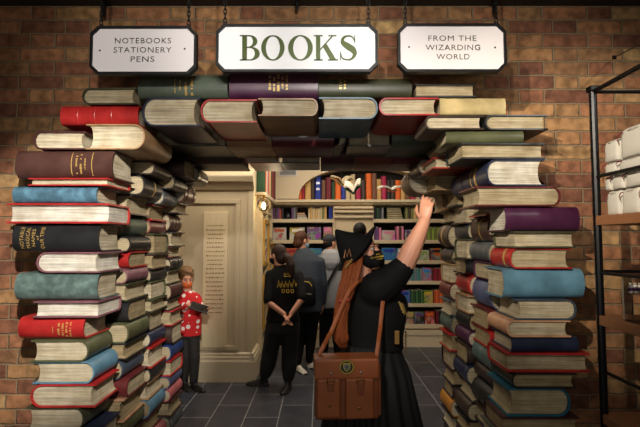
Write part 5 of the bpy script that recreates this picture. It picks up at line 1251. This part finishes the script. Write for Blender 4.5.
# folded canvas pouches on the top shelf
CAN = plain('white_canvas', rgb(206, 200, 188), .9, 0, .07, 10, .35, 140)
def pouch(label, x0, x1, y0, y1, Y, d, sag=.012):
    a = P(x0, (y0 + y1) / 2, Y); b = P(x1, (y0 + y1) / 2, Y); z0, z1 = HZ(y1, Y), HZ(y0, Y); wx, hz = (b.x - a.x) / 2, z1 - z0
    t = thing('canvas_pouch', label, 'pouch', ((a.x + b.x) / 2, Y, z0), 0, 'canvas pouches on the rack\'s top shelf'); rings = []; n = 28
    for f, s_, dy in ((0, .93, 0), (.06, .99, 0), (.3, 1.0, 0), (.55, .985, 0), (.8, .96, 0), (.93, .9, .0), (1, .74, 0)):
        r = []
        for i in range(n):
            th = 2 * math.pi * i / n; cx_ = math.copysign(abs(math.cos(th)) ** .35, math.cos(th)); sy_ = math.copysign(abs(math.sin(th)) ** .35, math.sin(th))
            wv = 1 + .018 * math.sin(5 * th + 9 * f)
            r.append(Vector((cx_ * wx * s_ * wv, d / 2 + sy_ * d / 2 * s_ * wv, hz * f - (sag * (1 - abs(cx_)) if f > .9 else 0))))
        rings.append(r)
    loft(bm := bmesh.new(), rings); link('canvas_body', bm, CAN, t, True)
    link('seam', tube(bmesh.new(), [(wx * .93 * math.cos(th), d / 2 - abs(math.sin(th)) * d / 2 * 1.01, hz * .86) for th in (math.pi + math.pi * i / 10 for i in range(11))], .0022, 5), plain('canvas_seam', rgb(170, 162, 148), .9), t)
    link('maroon_loop', tube(bmesh.new(), [(-wx * .9, -.002, hz * .52), (-wx * .93, -.006, hz * .68), (-wx * .78, -.006, hz * .8), (-wx * .55, -.004, hz * .84)], [(.0035, .0015)] * 4, 6), plain('maroon_ribbon', rgb(110, 30, 44), .7), t)
    return t
Z0 = SZ[0]; FX = RX + .022
def pouch_at(label, xa, xb, z0, z1, d=.17):
    ya, yb = FX * FPX / (xa - 320), FX * FPX / (xb - 320)
    f = lambda z, Y: 213.5 - FPX * math.tan(math.atan2(z - CAMH, Y) - PITCH)
    t = pouch(label, 320, 320 + (ya - yb) * FPX, f(z1, 1.0), f(z0, 1.0), 1.0, d)
    t.location = (FX, (ya + yb) / 2, z0); t.rotation_euler = (0, 0, -math.pi / 2); return t
Z1 = Z0 + .128; Z2 = Z1 + .078; Z3 = Z2 + .066
pouch_at('white canvas pouch standing on the top wooden shelf next to the rack post', 606, 620.5, Z0 + .001, Z1)
pouch_at('white canvas pouch on the top wooden shelf, second from the rack post', 621, 640.5, Z0 + .001, Z1)
pouch_at('white canvas pouch on the top wooden shelf, cut by the photo\'s right edge', 641, 662, Z0 + .001, Z1)
pouch_at('folded white pouch in the second layer next to the rack post', 605.5, 612, Z1 + .001, Z2)
pouch_at('folded white pouch in the second layer, middle of three', 612.5, 624.5, Z1 + .001, Z2)
pouch_at('folded white pouch in the second layer, at the photo\'s right edge', 625, 650, Z1 + .001, Z2)
pouch_at('flattened white pouch in the third layer, left of the maroon loop', 605.5, 618, Z2 + .001, Z3)
pouch_at('flattened white pouch in the third layer, right one with maroon loop', 618.5, 650, Z2 + .001, Z3)
pouch_at('smaller of the two white pouches topping the pile, nearest the rack post', 605.5, 620.5, Z3 + .001, Z3 + .115)
pouch_at('tallest white pouch topping the pile at the photo\'s right edge', 621, 652, Z3 + .001, Z3 + .15)
# sign holder and small jars on the middle shelf
Z = SZ[1]
t = thing('acrylic_holder', 'clear acrylic stand on the middle wooden shelf of the rack', 'stand', (P(624, 300, 2.2).x, 2.2, Z))
ac, nt, bs = new_mat('clear_acrylic'); bs.inputs['Transmission Weight'].default_value = 1; bs.inputs['Roughness'].default_value = .03; bs.inputs['IOR'].default_value = 1.15; bs.inputs['Base Color'].default_value = (.96, .97, .97, 1)
link('panel', BX(0, .16, 0, .004, 0, .2, .001), ac, t); link('foot', BX(0, .16, -.08, 0, 0, .004, .001), ac, t); link('edge', BX(-.003, .0, -.001, .005, 0, .2), plain('acrylic_edge', rgb(120, 116, 104), .3), t)
for i in range(3):
    x = P(630.5 + i * 4.6, 290, 2.28).x
    j = thing('small_jar', f'tiny purple-labelled jar on a clear riser at the right edge, {["leftmost", "middle", "rightmost"][i]}', 'jar', (x, 2.28, Z + .121), 0, 'small jars on the riser')
    loft(bm := bmesh.new(), [[Vector((r * math.cos(a), r * math.sin(a), z)) for a in (2 * math.pi * q / 12 for q in range(12))] for r, z in ((.0085, 0), (.0095, .004), (.0095, .038), (.007, .042))]); link('glass_body', bm, plain('jar_white', rgb(206, 196, 190), .3), j, True)
    loft(bm := bmesh.new(), [[Vector((r * math.cos(a), r * math.sin(a), z)) for a in (2 * math.pi * q / 12 for q in range(12))] for r, z in ((.0098, .012), (.0098, .028))]); link('jar_label', bm, plain('jar_purple', rgb(96, 44, 96), .5), j, True)
    loft(bm := bmesh.new(), [[Vector((r * math.cos(a), r * math.sin(a), z)) for a in (2 * math.pi * q / 12 for q in range(12))] for r, z in ((.008, .042), (.008, .052))]); link('lid', bm, plain('jar_lid', rgb(180, 170, 150), .4, .5), j, True)
x0 = P(627.5, 290, 2.28).x
t = thing('riser', 'clear riser with thin shelf carrying tiny jars on the rack\'s middle shelf', 'riser', (x0, 2.28, Z))
link('top', BX(0, .2, -.03, .03, .114, .12, .001), ac, t); link('leg', BX(0, .004, -.03, .03, 0, .114), ac, t); link('leg', BX(.196, .2, -.03, .03, 0, .114), ac, t)
# thin suspension rod of the rack, top right
t = thing('hanging_wire', 'thin dark wire running diagonally to the wall above the rack', 'wire', P(614, 57.5, FRONT - .002))
d = Vector((XX(640, 2.1, 40) + .12 - t.location.x, 2.0 - FRONT, HZ(37, 2.05) + .04 - t.location.z)); link('wire', tube(bmesh.new(), [(0, 0, 0), tuple(d * 1.6)], .0035, 6), BLACKMETAL, t)
link('wall_anchor', BX(-.012, .012, -.008, .002, -.012, .012, .002), BLACKMETAL, t)
for k, v in LABELS.items():
    if len(v) > 1 or not 4 <= len(k.split()) <= 16: print('LABEL', len(k.split()), k, len(v))
